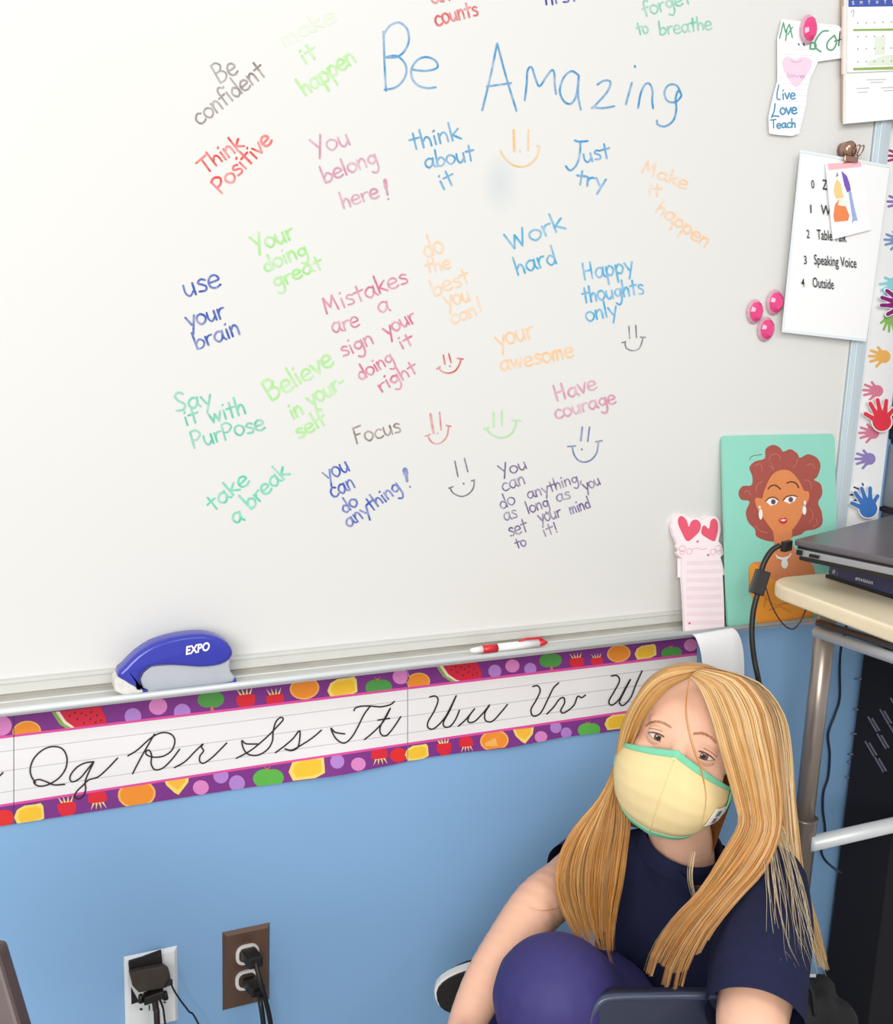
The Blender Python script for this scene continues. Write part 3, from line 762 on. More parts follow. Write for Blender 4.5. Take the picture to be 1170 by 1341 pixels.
typed(mb, 'EXPO', 243, 857.5, 276, 851, 10.5, eS, 0.0006, shear=0.3, bold=0.035)
mb.build('brand_lettering', mat('print_white', '#f4f4f4', 0.5), er)

# ------------------------------------------------------------------ red and white marker
pen = empty('dry_erase_marker', tuple(Y(667, 848, 1.266)), 'white and red pen lying on the marker tray', 'pen')
p0, p1 = Y(616, 849.5, 1.2665), Y(717, 839.5, 1.2665)
zc = 0.8957
p0[2] = zc; p1[2] = zc
L = lambda t: p0 * (1 - t) + p1 * t
MW = mat('white_pen_plastic', '#f0efed', 0.35); MR = mat('red_pen_plastic', '#cf2633', 0.35)
MB().tube([L(.0), L(.03), L(.15)], [.002, .0035, .0056], 14).build('tip_cone', MW, pen, True)
MB().tube([L(.15), L(.34)], .0059, 14).build('grip', MR, pen, True)
MB().tube([L(.34), L(.88)], .0058, 14).build('barrel', MW, pen, True)
MB().tube([L(.88), L(.96), L(1.0)], [.0056, .0042, .0018], 14).build('end_plug', MR, pen, True)
MB().tube([L(.62) + [0, 0, .0055], L(.72) + [0, 0, .0085], L(.9) + [0, 0, .0078], L(.95) + [0, 0, .003]], .0018, 8).build('pocket_clip', MR, pen, True)

# ------------------------------------------------------------------ painting leaning on the tray
z5 = lambda p: z(4.333, 860, 550, p)
PA = planefn(Y(954, 823, 1.258), Y(1101, 803, 1.258), Y(946, 571, 1.3005))
bl = Y(954, 823, 1.258); bl[2] = 0.8885
up = PA(946, 571) - bl
up = up - np.array([1, 0, 0]) * up[0] * 0.0; Hh = np.linalg.norm(up); up /= Hh
tl = PA(946, 571)
ux = np.array([1.0, 0, 0])
Wd = 0.229
PA = planefn(bl, bl + ux, bl + up)
rc = 0.008
corn = []
for cxx, cyy, a0 in ((rc, rc, 180), (Wd - rc, rc, 270), (Wd - rc, Hh - rc, 0), (rc, Hh - rc, 90)):
    for k in range(5):
        a = math.radians(a0 + 22.5 * k)
        corn.append(bl + ux * (cxx + rc * math.cos(a)) + up * (cyy + rc * math.sin(a)))
pic = MB().slab(corn, -PA.n * 0.0045).build('portrait_panel', mat('teal_paint', '#8fd3bf', 0.45, noise=0.05, scale=20))
tag(pic, 'teal painted portrait panel of a curly haired woman in orange leaning on the tray', 'picture')
hairp = [(650, 690), (570, 662), (560, 620), (522, 580), (508, 520), (530, 462), (482, 452), (466, 412), (490, 375), (540, 370), (545, 320), (528, 270), (560, 235), (615, 218), (620, 165), (660, 141), (700, 155), (720, 180), (760, 165), (800, 190), (815, 215), (860, 194), (912, 215), (932, 260), (915, 320), (895, 340), (932, 362), (942, 420), (918, 470), (938, 520), (942, 590), (900, 620), (850, 628), (820, 650), (770, 665), (755, 690)]
H_ = printed('painted_hair', [crom(z5(hairp), 3, closed=True)], '#a54f44', PA, 0.0003, pic)
mb = MB()
for pts in ([(640, 230), (650, 200), (690, 195), (705, 225)], [(640, 260), (665, 280), (650, 245)], [(800, 220), (790, 255), (775, 270)], [(850, 260), (880, 250), (900, 275)], [(560, 260), (590, 250), (600, 290)], [(840, 340), (870, 350), (880, 390)], [(870, 500), (890, 540), (870, 580)], [(500, 410), (520, 400), (535, 425)], [(560, 600), (590, 630), (630, 640)], [(600, 350), (570, 370), (565, 410)], [(905, 560), (915, 590), (890, 605)]):
    ribbon(mb, crom(z5(pts), 5), 0.9, PA, 0.0009)
mb.build('curl_lines', mat('print_curl', '#c77a6c', 0.6), H_)
chest = [(668, 610), (765, 610), (768, 690), (800, 750), (870, 805), (900, 860), (885, 1010), (560, 1010), (527, 900), (530, 830), (560, 806), (620, 800), (655, 755), (670, 700)]
printed('painted_chest', [crom(z5(chest), 3, closed=True)], '#d98654', PA, 0.0006, pic)
face = [(560, 455), (572, 440), (600, 445), (612, 400), (650, 320), (700, 285), (760, 290), (810, 345), (838, 400), (862, 405), (868, 440), (850, 480), (825, 540), (790, 600), (750, 640), (700, 655), (665, 635), (620, 575), (590, 530), (570, 500)]
F_ = printed('painted_face', [crom(z5(face), 3, closed=True)], '#dd8850', PA, 0.0009, pic)
dress = [(527, 830), (560, 808), (590, 850), (625, 890), (700, 915), (790, 935), (890, 975), (890, 1160), (572, 1160), (545, 1010), (525, 880)]
printed('painted_dress', [z5(dress)], '#ee9a2c', PA, 0.0009, pic)
mb = MB()
for pts in ([(620, 1010), (680, 1050), (740, 1040), (800, 1050)], [(640, 1080), (700, 1060), (760, 1090)], [(600, 960), (620, 1010), (610, 1060)]): ribbon(mb, crom(z5(pts), 5), 1.2, PA, 0.0012)
mb.build('dress_folds', mat('print_fold', '#cf7a1e', 0.6), pic)
printed('painted_eye_whites', [[p for p in z5([(622, 465), (640, 447), (668, 443), (692, 458), (680, 478), (650, 487)])], z5([(722, 460), (740, 440), (770, 432), (797, 437), (785, 460), (755, 475)])], '#f3ece6', PA, 0.0012, F_)
for ic_ in ((664, 464), (763, 452)): printed('painted_iris', [epoly(*z5([ic_])[0], 3, 3.4)], '#5d4a63', PA, 0.0015, F_)
mb = MB()
for pts in ([(620, 462), (640, 443), (668, 438), (695, 455)], [(720, 456), (740, 434), (775, 428), (800, 435)]): ribbon(mb, crom(z5(pts), 5), 1.2, PA, 0.0016)
for pts in ([(635, 390), (655, 372), (680, 372), (705, 392)], [(742, 358), (765, 350), (795, 360), (808, 385)]): ribbon(mb, crom(z5(pts), 5), 1.6, PA, 0.0016)
ribbon(mb, crom(z5([(530, 225), (545, 205), (600, 195)]), 5), 0.6, PA, 0.0006)
mb.build('painted_brows', mat('print_brow', '#5b2a22', 0.6), F_)
printed('painted_lips', [z5([(692, 568), (708, 556), (720, 560), (732, 552), (746, 566), (738, 585), (718, 592), (702, 584)])], '#c8373a', PA, 0.0012, F_)
printed('painted_teeth', [z5([(700, 568), (720, 564), (738, 566), (722, 575)])], '#f6efe8', PA, 0.0015, F_)
printed('painted_jewellery', [epoly(*z5([(592, 535)])[0], 2.6, 7), epoly(*z5([(586, 495)])[0], 1.5, 2), epoly(*z5([(840, 512)])[0], 2.6, 6), epoly(*z5([(843, 470)])[0], 1.5, 3),
        z5([(672, 755), (690, 775), (718, 780), (750, 772), (765, 752), (765, 765), (745, 790), (715, 795), (685, 785)]), epoly(*z5([(728, 815)])[0], 4.4, 6.5)], '#e9ece4', PA, 0.0014, pic)

# ------------------------------------------------------------------ pink notepad leaning on the tray
z7 = lambda p: z(7.89, 850, 660, p)
PNd = planefn(Y(898, 828, 1.258), Y(950, 822, 1.258), Y(885, 690, 1.297))
nb = PNd(925, 826)
pad = empty('list_notepad', (nb[0], nb[1], 0.888), 'pink striped list notepad topped with two red hearts leaning on the tray', 'notepad')
outl = [(300, 410), (262, 330), (240, 240), (248, 150), (300, 105), (370, 108), (440, 150), (505, 135), (560, 168), (615, 122), (690, 125), (738, 175), (748, 270), (722, 385), (758, 425), (770, 470), (778, 515), (742, 550), (800, 735), (766, 738), (778, 1000), (785, 1275), (382, 1318), (368, 1000), (350, 765), (352, 560), (318, 540), (290, 505), (318, 480), (290, 440)]
M_PAD = mat('notepad_paper', '#f4e4e7', 0.7, noise=0.02)
MB().slab([PNd(*p) for p in z7(outl)], -PNd.n * 0.007).build('page_block', M_PAD, pad, bevel=0.0006)
flap = [(302, 560), (352, 560), (352, 762), (304, 757)]
MB().slab([PNd(p[0], p[1], -0.007) for p in z7(flap)], -PNd.n * 0.002).build('side_flap', M_PAD, pad)
st = []
for k in range(8):
    ya = 590 + k * 88
    st.append(z7([(392, ya), (745 + k * 4, ya - 8), (746 + k * 4, ya + 34), (393, ya + 40)]))
printed('ruled_stripes', st, '#eed9df', PNd, 0.0003, pad)
printed('heart_print', [crom(z7([(400, 385), (345, 300), (303, 200), (310, 140), (345, 125), (390, 165), (415, 235), (440, 180), (490, 160), (535, 200), (530, 270), (480, 330)]), 4, closed=True)], '#e2566f', PNd, 0.0003, pad)
printed('heart_print', [crom(z7([(675, 385), (600, 350), (545, 305), (552, 240), (580, 222), (622, 255), (640, 175), (680, 150), (712, 190), (715, 270), (700, 340)]), 4, closed=True)], '#e2566f', PNd, 0.0003, pad)
mb = MB()
for c, r in (((350, 460), 32), ((420, 490), 28), ((665, 495), 28), ((720, 460), 32), ((345, 500), 22), ((730, 495), 22)):
    q = epoly(*z7([c])[0], r / 7.89, r / 7.89, n=16); ribbon(mb, q + [q[0]], 0.7, PNd, 0.0005)
ribbon(mb, crom(z7([(450, 470), (500, 455), (540, 468), (600, 462)]), 5), 0.7, PNd, 0.0005)
mb.build('scroll_print', mat('print_scroll', '#d9a9b2', 0.7), pad)
printed('tiny_dots', [epoly(*z7([c])[0], 1.6, 1.4) for c in ((505, 388), (615, 527), (422, 1233))], '#c0607c', PNd, 0.0006, pad)

# ------------------------------------------------------------------ curled white sheet over the tray edge
cu = MB()
rows = []
ctl = [((893, 835), (952, 826), 1.262), ((900, 832), (955, 822.5), 1.252), ((909, 832), (961, 823), 1.244), ((915, 843), (968, 831), 1.236), ((919, 858), (973, 847), 1.232), ((921, 880), (975, 868), 1.231), ((922, 905), (975, 895), 1.233)]
L0 = crom([(*c[0], c[2]) for c in ctl], 4); R0 = crom([(*c[1], c[2]) for c in ctl], 4)
for a, b in zip(L0, R0):
    pa, pb = Y(a[0], a[1], a[2]), Y(b[0], b[1], b[2])
    rows.append([pa * (1 - t) + pb * t for t in np.linspace(0, 1, 6)])
curl = cu.sheet(rows, (0, 0.0004, -0.0003)).build('curled_paper', M_PAPER, smooth=False)
tag(curl, 'blank white sheet curling over the tray edge below the pink notepad', 'paper')

# ------------------------------------------------------------------ things pinned at the right of the board
# hand-cut paper sign with green letters
z1 = lambda p: z(5.087, 940, 0, p)
CS = yplane(YB - 0.006)
cut = MB().slab([CS(*p) for p in [(1024.5, 25), (1042, 27), (1097, 33), (1107, 39), (1104, 76), (1072, 80.6), (1062, 102), (1058, 118), (1056, 138), (1047, 175), (1038, 178), (1022, 177), (1008, 175), (1007, 153), (1013, 126), (1018.6, 106), (1018.6, 51)]], (0, 0.0006, 0)).build('paper_cutout', mat('lined_paper', '#f6f5f6', 0.8, noise=0.02))
tag(cut, 'hand-cut white paper note reading Live Love Teach under a pink gem magnet', 'paper')
mb = MB()
for k in range(15):
    yy = 62 + k * 7.6
    ln = clip([(990, yy), (1120, yy + 5), (1120, yy + 5.5), (990, yy + .5)], [(1018.6, 51), (1070, 60), (1062, 102), (1056, 138), (1047, 176), (1008, 174), (1007, 153), (1018.6, 106)])
    decal(mb, ln, CS, 0.0002)
mb.build('ruled_lines', mat('print_rule', '#d8cbd8', 0.8), cut)
printed('faint_heart', [crom(z1([(520, 580), (450, 480), (432, 410), (470, 375), (520, 400), (560, 380), (620, 395), (625, 440), (580, 520)]), 4, closed=True)], '#eccfe0', CS, 0.0003, cut)
mb = MB(); ribbon(mb, crom(z1([(490, 400), (520, 415), (560, 405)]), 4), .8, CS, .0005)
write(mb, 'love', 1031, 101, 1055, 102, 3.4, 0.8, CS, 0.0005)
mb.build('faint_word', mat('print_faint', '#cfa6c4', 0.8), cut)
mb = MB()
for st_ in ([(415, 255), (440, 150)], [(440, 150), (455, 215)], [(455, 215), (480, 160)], [(455, 270), (465, 190)], [(480, 160), (500, 250)], [(500, 180), (470, 230)]): ribbon(mb, z1(st_), 1.6, CS, 0.0005)
ribbon(mb, crom(z1([(620, 290), (650, 285), (655, 320), (620, 325), (622, 300)]), 4), 2.2, CS, .0005)
ribbon(mb, crom(z1([(740, 205), (700, 210), (660, 260), (650, 310), (690, 345)]), 4), 2, CS, .0005)
ribbon(mb, crom(z1([(780, 235), (735, 280), (735, 325), (770, 330), (795, 280), (780, 235)]), 4), 2, CS, .0005)
mb.build('green_letters', mat('print_green_ink', '#4f9f73', 0.7), cut)
mb = MB(); ribbon(mb, z1([(818, 210), (808, 305)]), 1.5, CS, .0005); ribbon(mb, z1([(780, 275), (825, 262)]), 1.4, CS, .0005)
ribbon(mb, z1([(540, 290), (545, 300)]), 1.6, CS, .0005); ribbon(mb, z1([(572, 290), (580, 303)]), 1.8, CS, .0005)
mb.build('dark_letter', mat('print_dark_green', '#35554a', 0.7), cut)
mb = MB()
ribbon(mb, crom(z1([(410, 565), (398, 620), (400, 660), (420, 660)]), 4), 1.6, CS, .0005)
write(mb, 'ive', 1025, 130, 1043, 129, 8, 1.7, CS, .0005)
ribbon(mb, crom(z1([(385, 690), (378, 740), (360, 785), (372, 772), (410, 775)]), 4), 1.8, CS, .0005)
write(mb, 'ove', 1022, 150, 1045, 149, 8.5, 1.9, CS, .0005)
write(mb, 'Teach', 1010, 168, 1043, 167, 6.5, 1.7, CS, .0005)
mb.build('blue_letters', mat('print_blue_ink', '#3d8fb5', 0.7), cut)

def gem(px, py, rx, ry, y, label, group=None):
    c = Y(px, py, y)
    k = rx * depth(c) / FPX
    e = empty('gem_magnet', tuple(c), label, 'magnet', group)
    mb = MB(); n = 12
    ring = lambda r, dy: [(c[0] + k * r * math.cos(2 * math.pi * i / n), y - dy, c[2] + k * r * ry / rx * math.sin(2 * math.pi * i / n)) for i in range(n)]
    R = [ring(1.0, .0005), ring(1.25, .003), ring(1.05, .0065)]
    mb.add([p for r in R for p in r], [(j * n + i, j * n + (i + 1) % n, (j + 1) * n + (i + 1) % n, (j + 1) * n + i) for j in range(2) for i in range(n)] + [tuple(range(n)), tuple(range(2 * n, 3 * n))])
    mb.build('clear_skirt', mat('pale_pink_acrylic', '#f3c3d3', 0.15, noise=0.02, trans=0.35), e)
    mb = MB()
    R = [ring(.98, .006), ring(.98, .009), ring(.62, .013)]
    mb.add([p for r in R for p in r], [(j * n + i, j * n + (i + 1) % n, (j + 1) * n + (i + 1) % n, (j + 1) * n + i) for j in range(2) for i in range(n)] + [tuple(range(n)), tuple(range(2 * n, 3 * n))])
    mb.build('gem', mat('hot_pink_acrylic', '#e23d7f', 0.12, noise=0.1, scale=200, coat=0.5), e)
gem(1057, 39, 11, 15, YB - 0.0065, 'pink gem magnet holding the hand-cut paper note')
gem(987, 408, 10.5, 13, YB, 'left one of three pink gem magnets beside the voice level chart')
gem(1013, 396, 11, 13.5, YB, 'upper one of three pink gem magnets beside the voice level chart')
gem(1001.5, 431, 11, 13, YB, 'lowest of three pink gem magnets beside the voice level chart')

# calendar
cal = empty('wall_calendar', tuple(Y(1112, 160, YB - 0.01)), 'wall calendar with a blue weekday header and green bars at the top right', 'calendar')
KS = yplane(YB - 0.016)
M_CAL = mat('calendar_paper', '#f3f4f1', 0.7, noise=0.015)
KQ = yplane(YB - 0.002)
def kslab(nm, quad, y_, th, m_):
    q = yplane(y_); return MB().slab([q(*p) for p in quad], (0, th, 0)).build(nm, m_, cal)
kslab('page_stack', [(1110, -60), (1275, -62), (1275, 147), (1108, 162)], YB - .016, .006, M_CAL)
kslab('backing_board', [(1105, -60), (1270, -62), (1270, 143), (1106, 159)], YB - .009, .006, mat('kraft_board', '#c9a58f', 0.7))
kslab('side_pages', [(1105.5, 8), (1112, 8), (1111, 96), (1104.5, 97)], YB - .013, .0035, mat('cream_pages', '#e6d8cf', 0.7))
kslab('month_page', [(1111.5, -60), (1277, -62), (1277, 88), (1110.5, 95)], YB - .0188, .0020, M_CAL)
KS = yplane(YB - 0.0189)
printed('weekday_band', [[(1111.8, -40), (1190, -40), (1190, 8), (1111.6, 9)]], '#3f55a8', KS, .0002, cal)
mb = MB()
for i, ch in enumerate('SMTWTF'):
    typed(mb, ch, 1116 + i * 10.5, 6 - i * .25, 1119.5 + i * 10.5, 5.9 - i * .25, 4.6, KS, .0004)
mb.build('weekday_letters', mat('print_white', '#f4f4f4'), cal)
printed('green_bars', [[(1118, 38), (1190, 37), (1190, 40), (1118, 40.5)], [(1118, 89), (1190, 86.5), (1190, 90.5), (1118, 92)]], '#8fae55', KS, .0002, cal)
printed('pale_highlights', [[(1146, 48), (1160, 47.5), (1160, 71), (1146, 71.5)], [(1137, 80), (1162, 72), (1185, 72), (1185, 84), (1137, 86)]], '#dfe6d4', KS, .0001, cal)
mb = MB()
for yy, n_ in ((30, 5), (48, 4), (64, 5), (81, 5)):
    for i in range(n_):
        decal(mb, epoly(1124 + i * 11, yy - i * .3, .9, 1.1, n=8), KS, .0003)
ribbon(mb, crom([(1115, 17), (1117, 13), (1119, 15), (1117.5, 22)], 4), .8, KS, .0004)
mb.build('date_marks', mat('print_grey', '#9c9c9c'), cal)
KL = yplane(YB - 0.0161)
mb = MB()
for a in ([(1136, 104.5), (1161, 103.8)], [(1141, 108), (1157, 107.6)], [(1122, 116), (1139, 115)], [(1124, 121), (1137, 120.5)], [(1155, 115), (1175, 114)], [(1158, 119), (1175, 118)]):
    ribbon(mb, a, .9, KL, .0003)
mb.build('footer_lines', mat('print_light_grey', '#bcbfc2'), cal)

# voice level chart in a plastic sleeve
VS = yplane(YB - 0.0135)
ch = empty('voice_level_chart', tuple(VS(1080, 438)), 'white voice level chart in a plastic sleeve listing Speaking Voice and Outside', 'chart')
MB().slab([VS(*p) for p in [(1050, 197.5), (1165.5, 218), (1135, 446), (1025.5, 433)]], (0, 0.0012, 0)).build('page', M_PAPER, ch)
MB().slab([VS(u, v, .0008) for u, v in [(1048.5, 196), (1167.5, 216.5), (1166.8, 220), (1048, 199.5)]], (0, 0.0006, 0)).build('sleeve_seam', mat('clear_sleeve', '#e3e9ec', 0.15), ch)
MB().slab([VS(u, v, .0006) for u, v in [(1025, 431), (1135.5, 443.5), (1135, 447.5), (1024.5, 435)]], (0, 0.0006, 0)).build('sleeve_seam', MATS['clear_sleeve'], ch)
MB().slab([VS(u, v, .0004) for u, v in [(1048.5, 199.5), (1051, 200), (1028, 431.5), (1024.5, 431)]], (0, 0.0006, 0)).build('sleeve_seam', MATS['clear_sleeve'], ch)
z2 = lambda p: z(4.79, 940, 180, p)
mb = MB()
def tl_(s, a, b, h): typed(mb, s, *z2([a])[0], *z2([b])[0], h, VS, .0016, lean=-0.14, bold=.008)
rowsT = [('0', 'Zero', (590, 318), (660, 325), (760, 337)), ('1', 'Whisper', (572, 472), (650, 482), (860, 512)), ('2', 'Table Talk', (560, 630), (626, 638), (812, 656)),
         ('3', 'Speaking Voice', (542, 793), (608, 795), (875, 818)), ('4', 'Outside', (528, 935), (598, 938), (732, 952))]
for dg_, wd, a, b, c in rowsT:
    tl_(dg_, a, (a[0] + 20, a[1] + 2), 11)
    tl_(wd, b, c, 13)
mb.build('printed_words', mat('print_black', '#2c2c2e', 0.6), ch)

# small drawing card + clip magnet
DS = yplane(YB - 0.0185)
card = MB().slab([DS(*p) for p in z2([(678, 158), (905, 145), (968, 578), (725, 640)])], (0, 0.0012, 0)).build('drawing_card', mat('drawing_paper', '#f6f1f2', 0.75))
tag(card, 'small card with a coloured drawing clipped over the voice level chart', 'card')
printed('pink_band', [z2([(690, 165), (900, 150), (905, 182), (700, 205)])], '#f0b9c0', DS, .0003, card)
printed('orange_patch', [z2([(738, 420), (765, 385), (800, 420), (828, 490), (820, 522), (735, 530), (728, 490)])], '#ec8550', DS, .0003, card)
printed('cream_patch', [z2([(765, 385), (785, 375), (810, 410), (800, 432), (755, 425)])], '#f7ecdc', DS, .0005, card)
printed('yellow_patch', [z2([(735, 300), (750, 260), (775, 290), (785, 350), (795, 375), (745, 385), (730, 340)])], '#eccf8d', DS, .0003, card)
printed('purple_patch', [z2([(745, 250), (752, 215), (758, 240)]), z2([(778, 210), (812, 240), (830, 290), (838, 330), (815, 345), (797, 300)])], '#7a58b8', DS, .0004, card)
printed('blue_patch', [z2([(822, 335), (838, 335), (860, 440), (880, 520), (850, 525), (838, 450)]), z2([(845, 515), (858, 520), (845, 540)])], '#97aedb', DS, .0003, card)
mb = MB(); ribbon(mb, z2([(792, 160), (870, 152)]), 1.4, DS, .0006); mb.build('red_line', mat('print_dark_red', '#a9473f'), card)
M_ROSE = mat('rose_gold_metal', '#b08a78', 0.22, metal=0.85, noise=0.1)
cc = Y(1111, 196, YB - 0.012)
cl = empty('clip_magnet', tuple(cc), 'rose gold magnetic clip holding the small drawing card', 'clip')
mb = MB(); mb.tube([(cc[0], YB - 0.0145 + .0135, cc[2]), (cc[0], YB - 0.018, cc[2]), (cc[0], YB - 0.021, cc[2]), (cc[0], YB - .023, cc[2])], [.0115, .0125, .0095, .004], 20)
mb.build('magnet_disc', M_ROSE, cl, True)
for dx, s_, in ((.004, -1), (.012, 1)):
    P = [(cc[0] + dx + .0045 * math.cos(t) , YB - .026 - .004 * math.sin(t), cc[2] - .002 + .0075 * math.sin(t) + .2 * .0045 * math.cos(t)) for t in np.linspace(0, 2 * math.pi, 17)]
    MB().tube(P, .0011, 6).build('wire_loop', M_ROSE, cl, True)
jx = Y(1114, 210, YB - .02)
MB().box((jx[0] - .013, YB - 0.0225, jx[2] - .0025), (jx[0] + .014, YB - 0.0190, jx[2] + .006)).build('jaw', M_ROSE, cl, bevel=.001)

# ------------------------------------------------------------------ handprint border at the right of the board frame
XB0, XB1 = 1.3445, 1.432
HB = yplane(YW - 0.0045)
hb = MB().box((XB0, YW - 0.0045, 0.90), (XB1, YW - 0.0005, 2.1)).build('handprint_border', M_PAPER)
tag(hb, 'tall white border strip printed with colourful handprints beside the whiteboard frame', 'border')
def hand_poly(px, py, s, ang, fingers=5):
    a = math.radians(ang)
    R = lambda x, y: (px + s * (x * math.cos(a) - y * math.sin(a)), py + s * (x * math.sin(a) + y * math.cos(a)))
    ps = [[R(.1 + math.cos(t) * .56, math.sin(t) * .56) for t in np.linspace(0, 2 * math.pi, 18, endpoint=False)]]
    # fingers point towards -x before rotation
    for fa, L_, w_, ox, oy in ((-55, .72, .12, -.05, -.32), (-22, .95, .12, -.25, -.26), (-3, 1.0, .12, -.32, -.04), (14, .95, .12, -.3, .18), (44, .8, .12, -.1, .34))[:fingers]:
        t = math.radians(180 + fa * -1)
        d = (math.cos(t), math.sin(t)); n_ = (-d[1], d[0])
        q = []
        for u_, ww in ((0, 1.4), (.5, 1.0), (.9, .95), (1.0, .5)): q.append((ox + d[0] * L_ * u_ + n_[0] * w_ * ww, oy + d[1] * L_ * u_ + n_[1] * w_ * ww))
        for u_, ww in ((1.0, .5), (.9, .95), (.5, 1.0), (0, 1.4)): q.append((ox + d[0] * L_ * u_ - n_[0] * w_ * ww, oy + d[1] * L_ * u_ - n_[1] * w_ * ww))
        ps.append([R(*p) for p in q])
    return ps
for (u, v, s, a_, c_, lb) in ((1157, 467, 15, -2, '#f0b75f', 'yellow'), (1148, 512, 14, 0, '#dd7f97', 'pink'), (1143, 567, 14, -4, '#dd7f97', 'pink'), (1138, 601, 14, -4, '#9384bf', 'lilac'),
                          (1176, 315, 14, 0, '#7f97c6', 'slate blue'), (1172, 372, 16, -30, '#8fd3dc', 'aqua'), (1166, 417, 14, -90, '#8dbf63', 'green'), (1180, 205, 14, 0, '#a83a68', 'magenta'), (1180, 265, 14, 0, '#8c76b8', 'violet'), (1122, 703, 14, 10, '#7fb4bd', 'pale teal')):
    o = printed('handprint', hand_poly(u, v, s, a_), c_, HB, .0004, hb); o['label'] = lb + ' handprint'
mb = MB()
for a in ([(1119, 638), (1127, 641)], [(1114, 648), (1122, 648)], [(1116, 657), (1124, 654)], [(1130, 633), (1131, 636)]): ribbon(mb, a, 2, HB, .0005)
mb.build('finger_print_marks', mat('print_black', '#2c2c2e'), hb)
def paper_hand(u, v, s, ang, colr, label):
    off = 0.012
    hp = yplane(YW - off); hq = yplane(YW - off - .0008)
    c = hp(u, v)
    e = empty('paper_hand', tuple(c), label, 'paper cutout')
    mbw = MB(); mbc = MB()
    for ip_, p in enumerate(hand_poly(u, v, s, ang)):
        cxm = sum(q[0] for q in p) / len(p); cym = sum(q[1] for q in p) / len(p)
        big = []
        for q in p:
            d = math.hypot(q[0] - cxm, q[1] - cym) + 1e-6
            big.append((q[0] + (q[0] - cxm) / d * 2.0, q[1] + (q[1] - cym) / d * 2.0))
        mbw.slab([hp(*q, -ip_ * 3e-5) for q in big], (0, .0007, 0))
        decal(mbc, p, hq, ip_ * 3e-5)
    mbw.build('white_edge', M_PAPER, e); mbc.build('coloured_print', mat('print_' + colr.lstrip('#'), colr, .6), e)
paper_hand(1155, 550, 22, 75, '#e8384a', 'red paper hand cutout overlapping the handprint border')
paper_hand(1137, 664, 21, 68, '#3f79c4', 'blue paper hand cutout low on the handprint border above the laptop')
paper_hand(1180, 398, 21, 15, '#8d1a77', 'magenta paper hand cutout at the right edge above the yellow handprint')

# ------------------------------------------------------------------ dark furniture at the right
M_CAB = mat('black_cabinet_paint', '#100d16', 0.85, noise=0.2, scale=20)
cab = empty('equipment_cabinet', (1.7, 1.15, 0), 'black vented equipment cabinet standing behind the steel cart leg', 'cabinet')
CXL = 1.425
MB().box((CXL, 1.20, 0.02), (2.1, YW - 0.014, 0.80)).build('body', M_CAB, cab, bevel=.004)
MB().box((CXL + .03, 1.22, 0), (2.07, YW - 0.04, 0.02)).build('plinth', M_CAB, cab)
def XP(u, v, x):
    d = ray(u, v); return CAM0 + d * (x / d[0])
cS_ = lambda u, v, lay=0: XP(u, v, CXL - lay)
M_SLOT = mat('grey_slot_edge', '#8d8796', 0.4, metal=0.4)
z6 = lambda p: z(6.09, 1060, 840, p)
for a, b in (((360, 300), (420, 300)), ((355, 543), (395, 543)), ((335, 737), (380, 737)), ((310, 900), (352, 900)), ((305, 962), (330, 962)), ((290, 1085), (320, 1085))):
    pa, pb = cS_(*z6([a])[0]), cS_(*z6([b])[0])
    MB().tube([pa, pb], .0012, 6).build('shelf_pin', M_SLOT, cab, True)
def slots(pairs):
    for a, b in pairs:
        pa, pb = cS_(*a), cS_(*b)
        m_ = (pa + pb) / 2; d = (pb - pa) / 2
        n_ = np.cross(d / np.linalg.norm(d), [1, 0, 0])
        MB().obox(m_, d, n_ * .0013, np.array([.002, 0, 0])).build('vent_louvre', M_SLOT, cab)
sl = []
for (x, y) in ((475, 600), (570, 540), (548, 735), (643, 665), (452, 795), (528, 920), (655, 450)):
    q = z6([(x, y), (x + 70, y + 120), (x + 32, y + 12), (x + 92, y + 112)])
    sl += [(q[0], q[1]), (q[2], q[3])]
slots(sl)
0 and slots([((1111, 1290), (1125, 1315)), ((1122, 1280), (1140, 1312)), ((1135, 1285), (1150, 1310))])
sh = empty('storage_shelf', (1.7, 1.2, 0.8), 'dark shelf of grey bins standing beyond the handprint border', 'shelf')
M_SH = mat('dark_shelf', '#1f1b22', .6)
MB().box((1.437, 1.20, 1.172), (2.0, YW - .0005, 1.75)).build('upper_case', M_SH, sh, bevel=.004)
MB().box((1.445, 1.20, 1.165), (2.0, YW - .0005, 1.1718)).build('shelf_board', M_SH, sh)
MB().box((1.439, 1.205, 1.055), (2.0, YW - .0005, 1.1645)).build('bin', mat('grey_bin', '#7b8088', .5, noise=.3, scale=9), sh, bevel=.006)
MB().box((1.437, 1.20, 1.048), (2.0, YW - .0005, 1.0548)).build('shelf_board', M_SH, sh)
MB().box((1.440, 1.205, .885), (2.0, YW - .0005, 1.0475)).build('bin', mat('dark_grey_bin', '#55565f', .5, noise=.3, scale=9), sh, bevel=.006)
MB().box((1.437, 1.20, .872), (2.0, YW - .0005, .8848)).build('shelf_board', M_SH, sh)
for fx in (1.56, 1.97):
    for fy in (1.215, 1.29): MB().box((fx - .012, fy - .012, .8005), (fx + .012, fy + .012, .872)).build('foot', M_SH, sh)
bk = MB().box((1.476, 1.21, .8008), (1.515, 1.305, .866)).build('red_book', mat('dark_red_cloth', '#7c2630', .7), bevel=.002)
tag(bk, 'dark red book standing on the black cabinet at the right edge', 'book')

